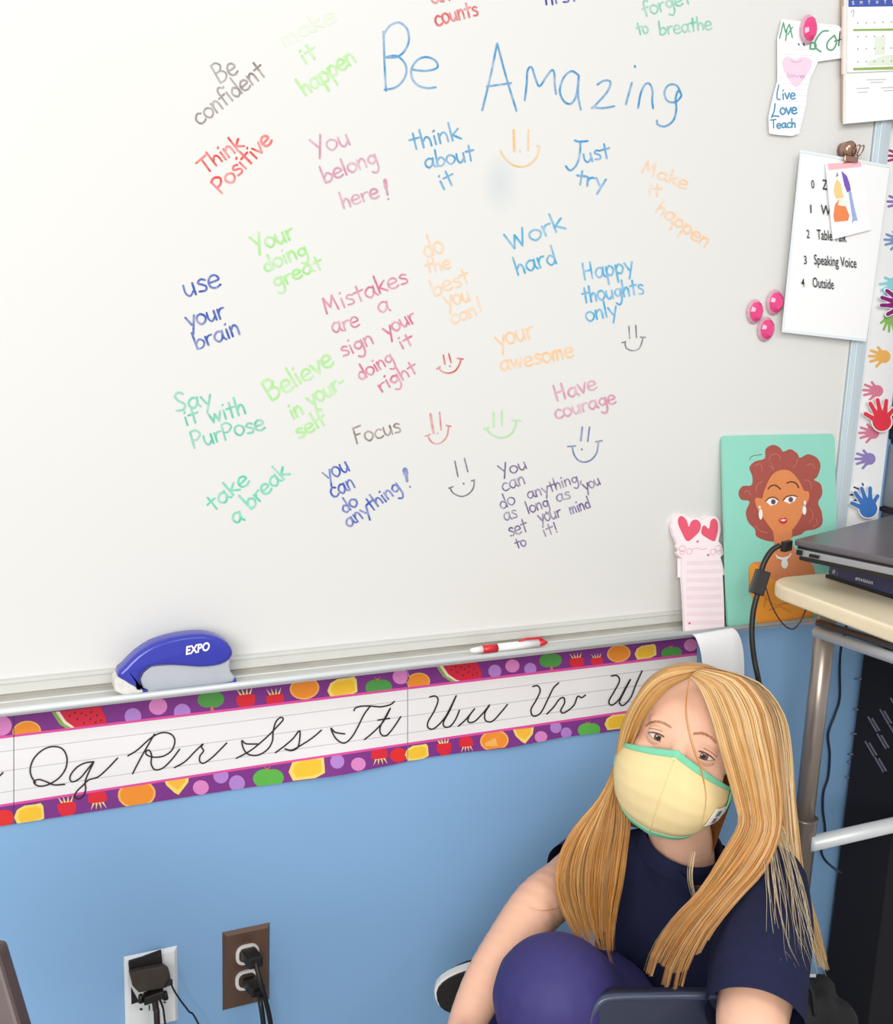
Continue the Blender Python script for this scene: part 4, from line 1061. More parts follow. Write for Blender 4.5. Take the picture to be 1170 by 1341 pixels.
# ------------------------------------------------------------------ steel cart, scanner, laptop
ZT = 0.985
tc_ = Zp(1013, 757, ZT)
cart = empty('rolling_cart', (tc_[0] + .25, tc_[1] - .25, 0), 'maple topped steel cart carrying the laptop at the right', 'cart')
x0, y1 = tc_[0] - .022, tc_[1] + .004
pts = []
for cxx, cyy, a0 in ((x0 + .055, y1 - .055, 90), (x0 + .055, y1 - .6, 180), (x0 + .62, y1 - .6, 270), (x0 + .62, y1 - .055, 0)):
    for k in range(9):
        a = math.radians(a0 + 90 * k / 8)
        pts.append((cxx + .055 * math.cos(a), cyy + .055 * math.sin(a), ZT))
M_MAPLE = mat('maple_laminate', '#efdfbd', .4, noise=.08, scale=18)
MB().slab(pts, (0, 0, -.022)).build('table_top', M_MAPLE, cart, bevel=.006, smooth=False)
pole = PD(1084, 800, 1.6)
pole[1] = min(max(pole[1], y1 - .07), y1 - .03)
px_, py_ = pole[0], pole[1]
poles = [(px_, py_), (px_, y1 - .58), (x0 + .6, py_), (x0 + .6, y1 - .58)]
zj = PD(1060, 1075, depth((px_, py_, .66)))[2]
for (a, b) in poles:
    u = MB(); u.tube([(a, b, zj - .05), (a, b, ZT - .022)], .0152, 20); u.build('leg', M_STEEL, cart, True)
    u = MB(); u.tube([(a, b, .06), (a, b, zj - .003), (a, b, zj), (a, b, zj + .001)], [.0205, .0205, .0215, .016], 20); u.build('leg_sleeve', mat('leg_sleeve_steel', '#857a72', .35, metal=.6), cart, True)
    c_ = MB(); c_.tube([(a, b + .0, .06), (a, b, .045)], .008, 10); c_.tube([(a - .012, b, .0245), (a + .012, b, .0245)], .024, 20); c_.build('caster', M_BLACK, cart, True)
M_RAIL = mat('chrome_rail', '#e8ecee', .35, metal=.1, noise=.05)
r0 = PD(1070, 828, depth((px_ - .012, py_ - .018, .93)) ); r1 = PD(1172, 862, 1.36)
dr = r1 - r0
MB().tube([r0, r0 + dr * 3.2], .0078, 14).build('side_rail_and_shade', M_RAIL, cart, True)
MB().tube([r0 + [.002, 0, .0145], r0 + [.002, 0, .0145] + dr * 3.2], .0055, 10).build('side_rail_and_shade', mat('rail_shade', '#4a4650', .35, metal=.5), cart, True)  # dark tube added above the rail for its shaded, reflecting side
zr = PD(1066, 1104, depth((px_, py_, .63)))[2]
a0_ = np.array([px_, py_ - .018, zr])
MB().tube([a0_, a0_ + [.60, .0, 0]], .0122, 16).build('lower_rail', M_RAIL, cart, True)
MB().tube([(px_, py_, .25), (px_, y1 - .58, .25)], .010, 12).build('cross_bar', M_STEEL, cart, True)

LZ = 1.055
la = Zp(1041, 706, LZ)
A_ = np.array([.944, .33, 0]); B_ = np.array([.33, -.944, 0])
lap = empty('laptop', tuple(la), 'closed dark grey laptop lying on the flat box on the cart', 'laptop')
def lbox(t0, t1, i0, nm, m_, bev=.002, u0=0, v0=0, W_=.345, D_=.235):
    c = la + A_ * (W_ / 2 + u0) + B_ * (D_ / 2 + v0); c = np.array([c[0], c[1], (t0 + t1) / 2])
    return MB().obox(c, A_ * (W_ / 2 - i0), B_ * (D_ / 2 - i0), np.array([0, 0, (t1 - t0) / 2])).build(nm, m_, lap, bevel=bev)
lbox(LZ - .0095, LZ, 0.0, 'lid', mat('laptop_lid', '#6f696b', .3, metal=.4, noise=.05), .003)
lbox(LZ - .0135, LZ - .0095, .004, 'hinge_gap', M_BLACK, 0)
lbox(LZ - .0235, LZ - .0135, .0015, 'base', mat('laptop_base', '#a9a8a8', .35, metal=.4), .002)
lbox(LZ - .031, LZ - .0235, .006, 'underside', mat('laptop_bottom', '#221d1b', .5), .003)
for s0, s1, z0_, z1_ in ((.006, .014, -.0215, -.0145), (.026, .040, -.0212, -.0168)):
    c = la + B_ * ((s0 + s1) / 2) - A_ * .0; c = np.array([c[0], c[1], LZ + (z0_ + z1_) / 2])
    MB().obox(c, B_ * (s1 - s0) / 2, A_ * .0025, np.array([0, 0, (z1_ - z0_) / 2])).build('port', M_BLACK, lap)

# flat navy box below the laptop
bx0 = Zp(1084, 757, ZT)
A2 = np.array([1.0, -.04, 0]); B2 = np.array([.04, -1.0, 0])
q = np.array([bx0[0], bx0[1], 0])
sc_ = empty('document_scanner', (q[0] + .12, q[1] - .1, ZT), 'dark navy flat device lettered envision under the laptop', 'device')
ctr = q + A2 * .15 + B2 * .11; ctr[2] = ZT + .0195
MB().obox(ctr, A2 * .15, B2 * .11, np.array([0, 0, .0185])).build('case', mat('navy_case', '#37375a', .5, noise=.1), sc_, bevel=.003)
face_pt = q + A2 * 0
fS = planefn([face_pt[0], face_pt[1], 0], [face_pt[0], face_pt[1], 1], face_pt + B2 * .3 + [0, 0, .0])
mb = MB(); typed(mb, 'envision', 1120, 759, 1143, 765.5, 5.5, fS, .0015); typed(mb, '0 :', 1090, 750.5, 1097, 752.5, 5, fS, .0015)
mb.build('case_lettering', mat('print_cream', '#e8e6da'), sc_)
ctr2 = ctr.copy(); ctr2[2] = ZT + .003
MB().obox(ctr2, A2 * .152, B2 * .112, np.array([0, 0, .0025])).build('base_plate', M_BLACK, sc_)

# cables
def cable(name, pts, r, label=None, m_=M_BLACK, parent=None, cat='cable', n=8):
    o = MB().tube(crom(pts, 8), r, n).build(name, m_, parent, True)
    if parent is None: tag(o, label, cat)
    return o
dl = depth(la)
cb = empty('video_cable', tuple(PD(1030, 716, dl)), 'thick black cable with a ferrite block plugged into the laptop', 'cable')
plug = PD(1031, 715, dl)
MB().obox(PD(1030.5, 715, dl), -A_ * .0105, B_ * .004, np.array([0, 0, .0075])).build('plug', M_BLACK, cb, bevel=.0015)
cable('cord', [PD(1022, 714, dl), PD(1011, 721, dl), PD(1002, 735, dl), PD(997, 750, dl), PD(993, 775, dl), PD(987, 800, dl), PD(985, 830, dl), PD(988, 862, dl), PD(994, 892, dl), PD(1000, 930, dl + .02), PD(1005, 1010, dl + .1), PD(1010, 1150, dl + .15), (1.05, 1.2, .3), (1.05, 1.2, .012), (1.4, .9, .008)], .0042, parent=cb)
fa, fb = PD(1000, 747, dl), PD(990, 778, dl)
dd = (fb - fa) / 2
nn_ = np.cross(dd / np.linalg.norm(dd), M[2]); 
MB().obox((fa + fb) / 2, dd, nn_ * .0098, -M[2] * .008).build('ferrite_block', M_BLACK, cb, bevel=.002)
cable('thin_wire', [PD(1003, 768, 1.545), PD(1012, 795, 1.545), PD(1025, 816, 1.545), PD(1038, 824, 1.545), PD(1048, 815, 1.545), PD(1056, 798, 1.545), PD(1066, 778, 1.55)], .0011, 'thin dark red wire looping below the cart top in front of the portrait', mat('dark_red_wire', '#4a1616', .4))
cable('thin_cable', [Y(u, v, yy) for u, v, yy in ((1112, 795, 1.17), (1108, 825, 1.20), (1102, 847, 1.26), (1100, 873, 1.30), (1100, 914, 1.31), (1094, 935, 1.312), (1085, 961, 1.312), (1087, 988, 1.312), (1085, 1017, 1.312), (1079, 1037, 1.312), (1078, 1060, 1.312), (1081, 1089, 1.312), (1076, 1112, 1.31), (1080, 1125, 1.30), (1090, 1135, 1.25), (1102, 1143, 1.10))] , .0022, 'thin black cable hanging down the blue wall behind the cart leg', mat('blue_black_cable', '#141c30', .45))

# ------------------------------------------------------------------ outlets
def plate(x0, x1, z0, z1, name, mtl, parent):
    y = YW - .0005
    f = .0045
    mb = MB()
    mb.add([(x0, y, z0), (x1, y, z0), (x1, y, z1), (x0, y, z1), (x0 + f, y - .005, z0 + f), (x1 - f, y - .005, z0 + f), (x1 - f, y - .005, z1 - f), (x0 + f, y - .005, z1 - f)],
           [(0, 1, 2, 3), (4, 5, 6, 7), (0, 1, 5, 4), (1, 2, 6, 5), (2, 3, 7, 6), (3, 0, 4, 7)])
    return mb.build(name, mtl, parent)
br = empty('brown_wall_outlet', (.326, YW, .385), 'brown metal double outlet plate with two black plugs', 'outlet')
plate(.2928, .3600, .3812, .5030, 'cover_plate', mat('brown_metal_plate', '#6c5346', .35, metal=.35), br)
OS = yplane(YW - .0058)
z8 = lambda p: z(4.333, 130, 1180, p)
def ringpts(cx, cy, rx, ry, a0, a1, n=18):
    return [(cx + rx * math.cos(math.radians(t)), cy + ry * math.sin(math.radians(t))) for t in np.linspace(a0, a1, n)]
def rrect(px, py, hw, hh, r, y, name, mtl, parent, th=.003):
    c = Y(px, py, y); pts = []
    for sx, sy, a0 in ((1, 1, 0), (-1, 1, 90), (-1, -1, 180), (1, -1, 270)):
        for k in range(6):
            a = math.radians(a0 + 18 * k)
            pts.append((c[0] + sx * (hw - r) + r * math.cos(a), y, c[2] + sy * (hh - r) + r * math.sin(a)))
    return MB().slab(pts, (0, th, 0)).build(name, mtl, parent)
M_IV = mat('white_receptacle', '#efece6', .4)
c1 = z8([(843, 305)])[0]; c2 = z8([(840, 450)])[0]
for c in (c1, c2):
    rrect(c[0], c[1], .0165, .0150, .012, YW - .0085, 'receptacle', M_IV, br)
    rrect(c[0], c[1], .0120, .0108, .008, YW - .0088, 'receptacle_face', mat('dark_receptacle', '#4b3a33', .5), br, .001)
def plug_cord(c, ends, label):
    a = Y(c[0] + 2, c[1], YW - .009); b_ = Y(c[0] + 13, c[1] + 14, YW - .045)
    e = empty('power_plug', tuple(a), label, 'plug')
    d = (b_ - a) / 2
    s1 = np.cross(d / np.linalg.norm(d), [0, 0, 1]); s1 /= np.linalg.norm(s1); s2 = np.cross(s1, d / np.linalg.norm(d))
    MB().obox((a + b_) / 2, d, s1 * .0105, s2 * .0075).build('plug_body', M_BLACK, e, bevel=.003)
    cable('cord', [b_ - d * .2] + ends, .0036, parent=e)
plug_cord((c1[0] - 2, c1[1] - 3), [Y(341, 1285, YW - .055), Y(348, 1310, YW - .06), Y(355, 1345, YW - .06), Y(358, 1400, YW - .06), (.42, YW - .07, .012), (.8, YW - .1, .008)], 'black plug in the upper socket of the brown outlet')
plug_cord((c2[0] + 2, c2[1] + 1), [Y(341, 1312, YW - .068), Y(345, 1341, YW - .075), Y(348, 1400, YW - .08), (.40, YW - .1, .012), (.75, YW - .16, .008)], 'black plug in the lower socket of the brown outlet')

wp = empty('white_wall_plate', (.196, YW, .383), 'broken white wall plate with a taped black connector', 'outlet')
plate(.1605, .2310, .3825, .4975, 'cover_plate', mat('white_plate', '#f0f1f1', .45), wp)
WS = yplane(YW - .0056)
printed('broken_opening', [z8([(165, 348), (310, 308), (350, 275), (362, 380), (230, 400), (172, 420)]), z8([(180, 488), (228, 572), (183, 587)])], '#1b1518', WS, .0003, wp)
printed('screw_holes', [epoly(*z8([(238, 614)])[0], 2, 1.6), z8([(280, 590), (287, 588), (288, 622), (282, 622)]), epoly(*z8([(372, 575)])[0], 1.8, 1.2)], '#2a2322', WS, .0003, wp)
vc = empty('taped_connector', tuple(Y(195, 1290, YW - .02)), 'dusty black connector hanging from the broken white wall plate', 'connector')
M_DUST = mat('dusty_black_plastic', '#40372f', .7, noise=.35, scale=40)
body_ = z8([(172, 412), (225, 397), (368, 372), (396, 392), (404, 425), (411, 480), (370, 495), (225, 522), (190, 485)])
bp_ = [Y(u, v, YW - .022) for u, v in body_]
MB().slab(bp_, (0, .011, -.001)).build('connector_body', M_DUST, vc, bevel=.002)
tp = z8([(168, 345), (245, 322), (352, 282), (362, 380), (230, 402), (174, 416)])
MB().slab([Y(u, v, YW - .0105) for u, v in tp], (0, .0035, 0)).build('tape_flap', mat('black_tape', '#211a1c', .55, noise=.3, scale=50), vc)
MB().obox(Y(201, 1304, YW - .022), np.array([.013, 0, .002]), np.array([0, .007, 0]), np.array([0, 0, .006])).build('strain_relief', M_BLACK, vc, bevel=.002)
for u, v in ((184, 1309), (216, 1305)):
    MB().tube([Y(u, v - 6, YW - .022), Y(u + 1, v + 3, YW - .022)], [.003, .004], 10).build('thumb_screw', M_BLACK, vc, True)
cable('cord', [Y(202, 1305, YW - .022), Y(204, 1320, YW - .026), Y(206, 1345, YW - .03), (.20, YW - .03, .2), (.2, YW - .06, .012)], .0042, parent=vc, m_=mat('brown_black_cord', '#2b211d', .5))
cable('thin_cord', [Y(209, 1308, YW - .02), Y(214, 1322, YW - .022), Y(217, 1345, YW - .022), (.23, YW - .03, .2), (.24, YW - .05, .009)], .0014, parent=vc)
cable('loose_cord', [Y(216, 1292, YW - .022), Y(224, 1283, YW - .028), Y(226, 1293, YW - .024), Y(235, 1308, YW - .02), Y(247, 1324, YW - .02), Y(262, 1345, YW - .02), (.32, YW - .03, .2), (.4, YW - .05, .009)], .0013, parent=vc, m_=MATS['blue_black_cable'])

# dark chair back at the lower left corner
lc = empty('dark_chair', (-.2, .85, 0), 'dark brown slanted chair back edge in the lower left corner', 'chair')
e0, e1 = PD(-3, 1243, .78), PD(40, 1388, .76)
dn = (e1 - e0) / np.linalg.norm(e1 - e0)
lft = -M[0] * .24
MB().slab([e0, e1, e1 + dn * .1, e1 + dn * .1 + lft, e0 + lft - dn * .03], M[2] * .018).build('backrest', mat('dark_brown_plastic', '#4b3a38', .45, noise=.15), lc, bevel=.004)
bs = e1 + dn * .1
MB().slab([bs - [0, .01, 0], bs + [0, -.36, 0], bs + lft + [0, -.30, 0], bs + lft], (0, 0, -.02)).build('seat', MATS['dark_brown_plastic'], lc, bevel=.004)
for q_ in (bs + [-.02, -.02, -.02], bs + [-.02, -.33, -.02], bs + lft * .9 + [0, -.03, -.02], bs + lft * .9 + [0, -.27, -.02]):
    MB().tube([q_, (q_[0], q_[1], 0)], .011, 10).build('leg', M_STEEL, lc, True)

# ================================================================== CHILD
def solid(mb, name, vox, smooth, material, parent, bis=()):
    """union of overlapping volumes as one continuous skin"""
    me = bpy.data.meshes.new(name)
    me.from_pydata(mb.v, [], mb.f)
    o = bpy.data.objects.new(name, me); COL.objects.link(o)
    r = o.modifiers.new('r', 'REMESH'); r.mode = 'VOXEL'; r.voxel_size = vox
    s = o.modifiers.new('s', 'SMOOTH'); s.factor = .5; s.iterations = smooth
    dg = bpy.context.evaluated_depsgraph_get()
    me2 = bpy.data.meshes.new_from_object(o.evaluated_get(dg))
    bpy.data.objects.remove(o); bpy.data.meshes.remove(me)
    if bis:
        bm = bmesh.new(); bm.from_mesh(me2)
        for co, no in bis:
            bmesh.ops.bisect_plane(bm, geom=bm.verts[:] + bm.edges[:] + bm.faces[:], plane_co=co, plane_no=no, clear_outer=True)
        bm.to_mesh(me2); bm.free()
    me2.name = name
    return link(name, me2, material, parent, True)
def limb(mb, pts, step=.012):
    """pts: (xyz, radius); spheres strung densely along smoothed path"""
    P = crom([(*p, r) for p, r in pts], 8)
    last = None
    for q in P:
        if last is None or np.linalg.norm(q[:3] - last) > step * .8:
            mb.ell(q[:3], (q[3],) * 3, nu=14, nv=8); last = q[:3]
    mb.ell(P[-1][:3], (P[-1][3],) * 3, nu=14, nv=8)

def camvec(x, y, zf):                # camera axes (right, down, forward) to world
    return M[0] * x + M[1] * y + M[2] * zf
ROLL, YAW, PIT = math.radians(20), math.radians(19), math.radians(9)
def rollv(v):
    c, s = math.cos(ROLL), math.sin(ROLL)
    return np.array([v[0] * c - v[1] * s, v[0] * s + v[1] * c, v[2]])
fc = np.array([-math.sin(YAW) * math.cos(PIT), math.sin(PIT), -math.cos(YAW) * math.cos(PIT)])
xc = np.array([math.cos(YAW), 0, -math.sin(YAW)])
uc = np.cross(fc, xc)
if uc[1] > 0: uc = -uc
hf, hx, hu = (camvec(*rollv(v)) for v in (fc, xc, uc))
EYEM = PD(892, 977, 1.285)
HO = EYEM - hf * .070
def HL(x, y, zf): return HO + hx * x + hu * y + hf * zf
HR = np.array([hx, hu, hf]).T

child_loc = PD(850, 1560, 1.36)
kid = empty('person', (child_loc[0], child_loc[1], .27), 'seated child with long blonde hair, pale yellow face mask and navy shirt', 'person')

head = MB()
def he(c, r): head.ell(HL(*c), r, rot=HR, nu=28, nv=18)
he((0, .016, -.014), (.072, .068, .086))
he((0, .000, .018), (.064, .075, .060))
he((0, -.045, .022), (.054, .058, .054))
he((0, -.083, .040), (.030, .024, .030))
he((0, .022, .040), (.052, .040, .034))
for sx in (-1, 1):
    he((sx * .033, -.030, .046), (.027, .026, .027))
    he((sx * .028, .0165, .060), (.020, .008, .013))       # brow
    he((sx * .0715, -.008, -.005), (.006, .019, .012))      # ear
    limb(head, [(HL(sx * .003, .004, .076), .0062), (HL(sx * .004, -.012, .084), .0065), (HL(sx * .005, -.028, .089), .0085)])
    he((sx * .028, -.001, .054), (.019, .013, .0135))
NECKB = PD(893, 1108, 1.40)
limb(head, [(HL(0, -.03, -.01), .045), (HL(0, -.075, -.008), .042), (NECKB, .043), (NECKB + [0, .0, -.05], .05)])
SHR, SHL = PD(775, 1130, 1.475), PD(1000, 1158, 1.30)
# her right arm (left in the photo), bare, hugging the raised knee
ELR, WRR = PD(706, 1187, 1.36), PD(612, 1340, 1.245)
limb(head, [(SHR, .040), (PD(742, 1158, 1.42), .037), (ELR, .036), (PD(672, 1232, 1.32), .0325), (PD(638, 1285, 1.28), .029), (WRR, .0235), (PD(604, 1378, 1.21), .022)])
# her left arm, sleeve covers the upper part
ELL = PD(985, 1440, 1.06)
limb(head, [(SHL, .045), (PD(1000, 1250, 1.18), .042), (PD(985, 1335, 1.11), .038), (ELL, .034), (PD(900, 1500, 1.06), .029), (PD(830, 1510, 1.08), .022)])
# hands with five fingers
def hand(wrist, dirv, side, curl):
    d = np.array(dirv, float); d /= np.linalg.norm(d)
    s = np.array(side, float); s -= d * (s @ d); s /= np.linalg.norm(s)
    n_ = np.cross(d, s) * curl
    limb(head, [(wrist, .020), (wrist + d * .025, .019)])
    for k in range(4):
        b0 = wrist + d * .025 + s * (-.0195 + .013 * k)
        L_ = (.040, .047, .044, .035)[k]
        limb(head, [(wrist + s * (-.010 + .007 * k), .011), (b0 + d * .02, .0085), (b0 + d * (.02 + L_ * .5) + n_ * .008, .0068), (b0 + d * (.02 + L_ * .8) + n_ * .026, .006)], .006)
    b0 = wrist - s * .018 + d * .005
    limb(head, [(b0, .010), (b0 - s * .016 + d * .014 + n_ * .006, .0085), (b0 - s * .020 + d * .036 + n_ * .014, .007)], .006)
wr = PD(604, 1378, 1.21)
hand(wr, PD(640, 1450, 1.10) - wr, M[1], -1)
wl = PD(830, 1510, 1.08)
hand(wl, PD(760, 1515, 1.08) - wl, M[2], 1)
skin = solid(head, 'body', .0034, 7, M_SKIN, kid)
dgv = [tuple(v.co) for v in skin.data.vertices]
BVH = BVHTree.FromPolygons(dgv, [tuple(p.vertices) for p in skin.data.polygons])
def hit(u, v, bvh=None):
    d = ray(u, v); L_ = np.linalg.norm(d)
    h = (bvh or BVH).ray_cast(Vector(CAM0), Vector(d / L_))
    return None if h[0] is None else h[3] / L_

# eyes
M_LASH_CREASE = mat('lash_crease_brown', '#6b3c26', .7)
def eye(sx):
    ec = np.array((sx * .0285, -.0005, .0615))
    Rr, Rz = .0162, .0115
    def surf(x, y, o=0.0):
        r2 = (x * x + y * y) / Rr ** 2
        return HL(*(ec + np.array([x, y, (Rz + o) * math.sqrt(max(0, 1 - min(1, r2))) - max(0, r2 - 1) * .006])))
    mb = MB(); mb.ell(HL(*ec), (.0148, .0148, Rz), rot=HR, nu=24, nv=16)
    eb = mb.build('eyeball', mat('eye_white', '#e9dcd4', .25, noise=.03, coat=.4), kid, True)
    for r0, nm, mm, lay in ((.0058, 'iris', mat('brown_iris', '#6d4a33', .25, noise=.25, scale=500, coat=.5), .0003), (.0027, 'pupil', mat('pupil_black', '#120c0a', .15, coat=.5), .0006)):
        mb = MB()
        G_ = [[surf(.0006 + r0 * k / 3 * math.cos(t), .0002 + r0 * k / 3 * math.sin(t), lay) for t in np.linspace(0, 2 * math.pi, 21)] for k in range(4)]
        mb.grid(G_).build(nm, mm, eb, True)
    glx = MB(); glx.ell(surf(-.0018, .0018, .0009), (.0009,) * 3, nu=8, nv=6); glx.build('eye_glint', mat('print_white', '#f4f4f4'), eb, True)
    aw = .0136
    def yu(x): t = abs(x) / aw; return .0044 * (1 - t ** 2.2) + .0006 * (1 - t) - .0007 * sx * x / aw * 0
    def yl(x): t = abs(x) / aw; return -.0034 * (1 - t ** 2.0)
    for fn, nm, ext, th in ((yu, 'upper_eyelid', 1, .0017), (yl, 'lower_eyelid', -1, .0010)):
        rows = []
        xs = np.linspace(-aw, aw, 25)
        for k in range(8):
            g = k / 7
            row = []
            for x in xs:
                y = fn(x)
                row.append(surf(x * (1 + .16 * g), y + ext * (.0105 * g), th * (1 if g > 0 else .25) - .0012 * g))
            rows.append(row)
        MB().grid(rows).build(nm, M_SKIN, kid, True)
    mb = MB()
    P = [surf(x, yu(x) + .0004, .0022) for x in np.linspace(-aw * 1.03, aw * 1.03, 20)]
    mb.tube(P, [.00035 + .0006 * math.sin(math.pi * k / 19) ** .5 for k in range(20)], 6)
    P = [surf(x * 1.1, yu(x) + .0042, .0013) for x in np.linspace(-aw, aw, 20)]  # brown line paints in the shade of the upper lid crease
    mb.tube(P, [.0003 + .0001 * math.sin(math.pi * k / 19) for k in range(20)], 6)
    P = [surf(x, yl(x) - .0002, .0011) for x in np.linspace(-aw, aw, 20)]
    mb.tube(P, .00025, 6)
    mb.build('lashes_and_crease', M_LASH_CREASE, kid, True)
eye(-1); eye(1)
# brows
mb = MB()
for pts in ([(846, 951), (853, 946), (862, 945), (872, 948), (879, 953)], [(908, 961), (918, 960), (927, 963), (934, 968), (938, 973)]):
    P = crom(pts, 8)
    for k in range(240):
        i = random.randrange(len(P) - 3)
        a = P[i] + [random.uniform(-.5, .5), random.uniform(-2.0, 2.0)]; b_ = P[i + 3] + [random.uniform(0, 1), random.uniform(-1, 1)]
        ha, hb_ = hit(*a), hit(*b_)
        if ha and hb_ and ha < 1.33 and hb_ < 1.33: mb.tube([PD(*a, ha - .0002), PD(*b_, hb_ - .0004)], [.0003, .00015], 4)
mb.build('eyebrows', mat('brow_hair', '#b98560', .8), kid)

# face mask
mk = empty('face_mask', tuple(HL(0, -.05, .1))); mk.parent = kid; mk.matrix_parent_inverse = Matrix.Translation(-Vector(kid.location))
bpy.context.view_layer.update()
def mask_pt(s, t, off=0.0):
    """s -1..1 ear to ear, t 0 top .. 1 bottom, head space"""
    a = s * math.radians(84)
    w = abs(s)
    ytop = -.0015 - .036 * w ** .85
    ybot = -.114 + .042 * w ** 3.0
    y = ytop * (1 - t) + ybot * t
    # centre-line bulge profile
    zc_ = float(np.interp(t, [0, .12, .3, .5, .7, .88, 1], [.092, .101, .109, .110, .104, .094, .078]))
    rx = float(np.interp(t, [0, .3, .6, .85, 1], [.072, .074, .073, .068, .058]))
    x = (rx + off) * math.sin(a)
    zz = .004 + (zc_ - .004 + off) * math.cos(a) ** .62 + (.002 * (1 - min(1, w * 8)) )
    zz -= .010 * w * (1 - w) * 2
    return HL(x, y - off * (t * 2 - 1) * .3, zz)
ML_ = MB()
rows = [[mask_pt(s, t) for s in np.linspace(-1, 1, 57)] for t in np.linspace(0, 1, 33)]
ML_.grid(rows)
mkm = mat('pale_yellow_cotton', '#efd79f', .85, noise=.04, scale=70, bump=.12, spec=.2)
def nest(o, par):
    o.parent = par; o.matrix_parent_inverse = par.matrix_world.inverted(); return o
o = ML_.build('mask_cloth', mkm, None, True); o.modifiers.new('s', 'SOLIDIFY').thickness = .0012; nest(o, mk)
M_BIND = mat('mint_green_binding', '#7ccfa8', .8, noise=.08, scale=90)
def edge_band(t0, t1, s0, s1, off, nm='binding'):
    rows = [[mask_pt(s, t, off) for s in np.linspace(s0, s1, 49)] for t in np.linspace(t0, t1, 5)]
    o = MB().grid(rows).build(nm, M_BIND, None, True); o.modifiers.new('s', 'SOLIDIFY').thickness = .0016
    return nest(o, mk)
edge_band(-.02, .048, -1, 1, .0014)
edge_band(.955, 1.01, -1, 1, .0012)
rows = [[mask_pt(s, t, .0014) for s in np.linspace(.90, 1.0, 5)] for t in np.linspace(0, 1, 20)]
o = MB().grid(rows).build('side_binding', M_BIND, None, True); o.modifiers.new('s', 'SOLIDIFY').thickness = .0016; nest(o, mk)
rows = [[mask_pt(-s, t, .0014) for s in np.linspace(.93, 1.0, 5)] for t in np.linspace(0, 1, 20)]
o = MB().grid(rows).build('side_binding', M_BIND, None, True); o.modifiers.new('s', 'SOLIDIFY').thickness = .0016; nest(o, mk)
for sx in (-1, 1):
    P = crom([mask_pt(sx * .98, .1), HL(sx * .074, -.004, .0), HL(sx * .077, .006, -.012), HL(sx * .074, -.02, -.016), mask_pt(sx * .98, .9)], 8)
    o = MB().tube(P, .0016, 8).build('ear_loop', M_BIND, None, True); nest(o, mk)
# centre seam and folds
mb = MB(); mb.tube([mask_pt(0.0, t, .0006) for t in np.linspace(.08, .96, 24)], .0007, 6)
nest(mb.build('centre_seam', mkm, None, True), mk)
# small care tag on the mask
def tagpt(a, b, off=.003): return mask_pt(.66 + .20 * a - .07 * b, .36 + .30 * b, off)
o = MB().grid([[tagpt(a, b) for a in np.linspace(0, 1, 5)] for b in np.linspace(0, 1, 7)]).build('fabric_label', mat('label_white', '#f5f3f1', .7), None); o.modifiers.new('s', 'SOLIDIFY').thickness = .0006; nest(o, mk)
mb = MB()
mb.grid([[tagpt(a, b, .0045) for a in (.25, .45, .6)] for b in np.linspace(.14, .46, 4)])
nest(mb.build('label_print', mat('print_grey_green', '#6f7f6c'), None), mk)
mb = MB(); 
for b0 in (.55, .66, .77): mb.grid([[tagpt(a, b, .0045) for a in (.25, .55)] for b in (b0, b0 + .07)])
nest(mb.build('label_print', mat('print_dark_brown', '#5d2e2c'), None), mk)

# shirt
sb = MB()
CH = PD(880, 1230, 1.42)
HIP = PD(890, 1440, 1.43) + [0, 0, .04]
tdir = (SHL - SHR) / np.linalg.norm(SHL - SHR)
rs_ = np.array([tdir, np.cross([0, 0, 1], tdir), [0, 0, 1.]]).T
limb(sb, [(SHR + [0, 0, -.012], .040), (NECKB + [0, .01, -.035], .055), (SHL + [0, 0, -.012], .050)])
sb.ell(CH + [0, 0, -.005], (.115, .082, .125), rot=rs_, nu=24, nv=16)
sb.ell((CH + HIP) / 2, (.115, .09, .15), rot=rs_, nu=24, nv=16)
sb.ell(HIP, (.13, .10, .09), rot=rs_, nu=24, nv=16)
limb(sb, [(NECKB + [0, 0, -.03], .054), (NECKB + [0, 0, -.008], .047)])
torso = solid(sb, 'shirt', .0045, 9, M_NAVY, kid, [(Vector(NECKB + np.array([0, 0, .004]) - M[2] * .0), Vector((hu * .6 + np.array([0, 0, .4]) - M[2] * .25)).normalized())])
# collar band
nrm = (hu * .6 + np.array([0, 0, .4]) - M[2] * .25); nrm /= np.linalg.norm(nrm)
e1_ = np.cross(nrm, M[2]); e1_ /= np.linalg.norm(e1_); e2_ = np.cross(nrm, e1_)
rows = []
for hh, rr in ((-.012, .054), (0.0, .0505), (.010, .0500), (.012, .0525), (.0, .0545), (-.012, .058)):
    rows.append([NECKB + nrm * hh + rr * (math.cos(t) * e1_ + math.sin(t) * e2_) for t in np.linspace(0, 2 * math.pi, 33)])
MB().grid(rows).build('collar', M_NAVY, kid, True)
# sleeves
def sleeve(path, hem, nrm_):
    m_ = MB(); limb(m_, path)
    s_ = solid(m_, 'sleeve', .004, 7, M_NAVY, kid, [(Vector(hem), Vector(nrm_).normalized())])
    return s_
HEM = PD(985, 1326, 1.10)
ad = PD(985, 1400, 1.07) - PD(1000, 1240, 1.19)
ad /= np.linalg.norm(ad)
adn = ad + M[0] * -.10
sleeve([(SHL + [0, 0, -.004], .056), (PD(1003, 1205, 1.235), .055), (PD(994, 1270, 1.155), .054), (PD(988, 1345, 1.10), .053), (PD(985, 1380, 1.08), .053)], HEM, ad)
HEMR = PD(738, 1140, 1.43)
adr = PD(700, 1190, 1.37) - SHR
sleeve([(SHR, .048), (PD(755, 1143, 1.445), .045), (PD(725, 1165, 1.40), .043)], PD(748, 1138, 1.44), adr)

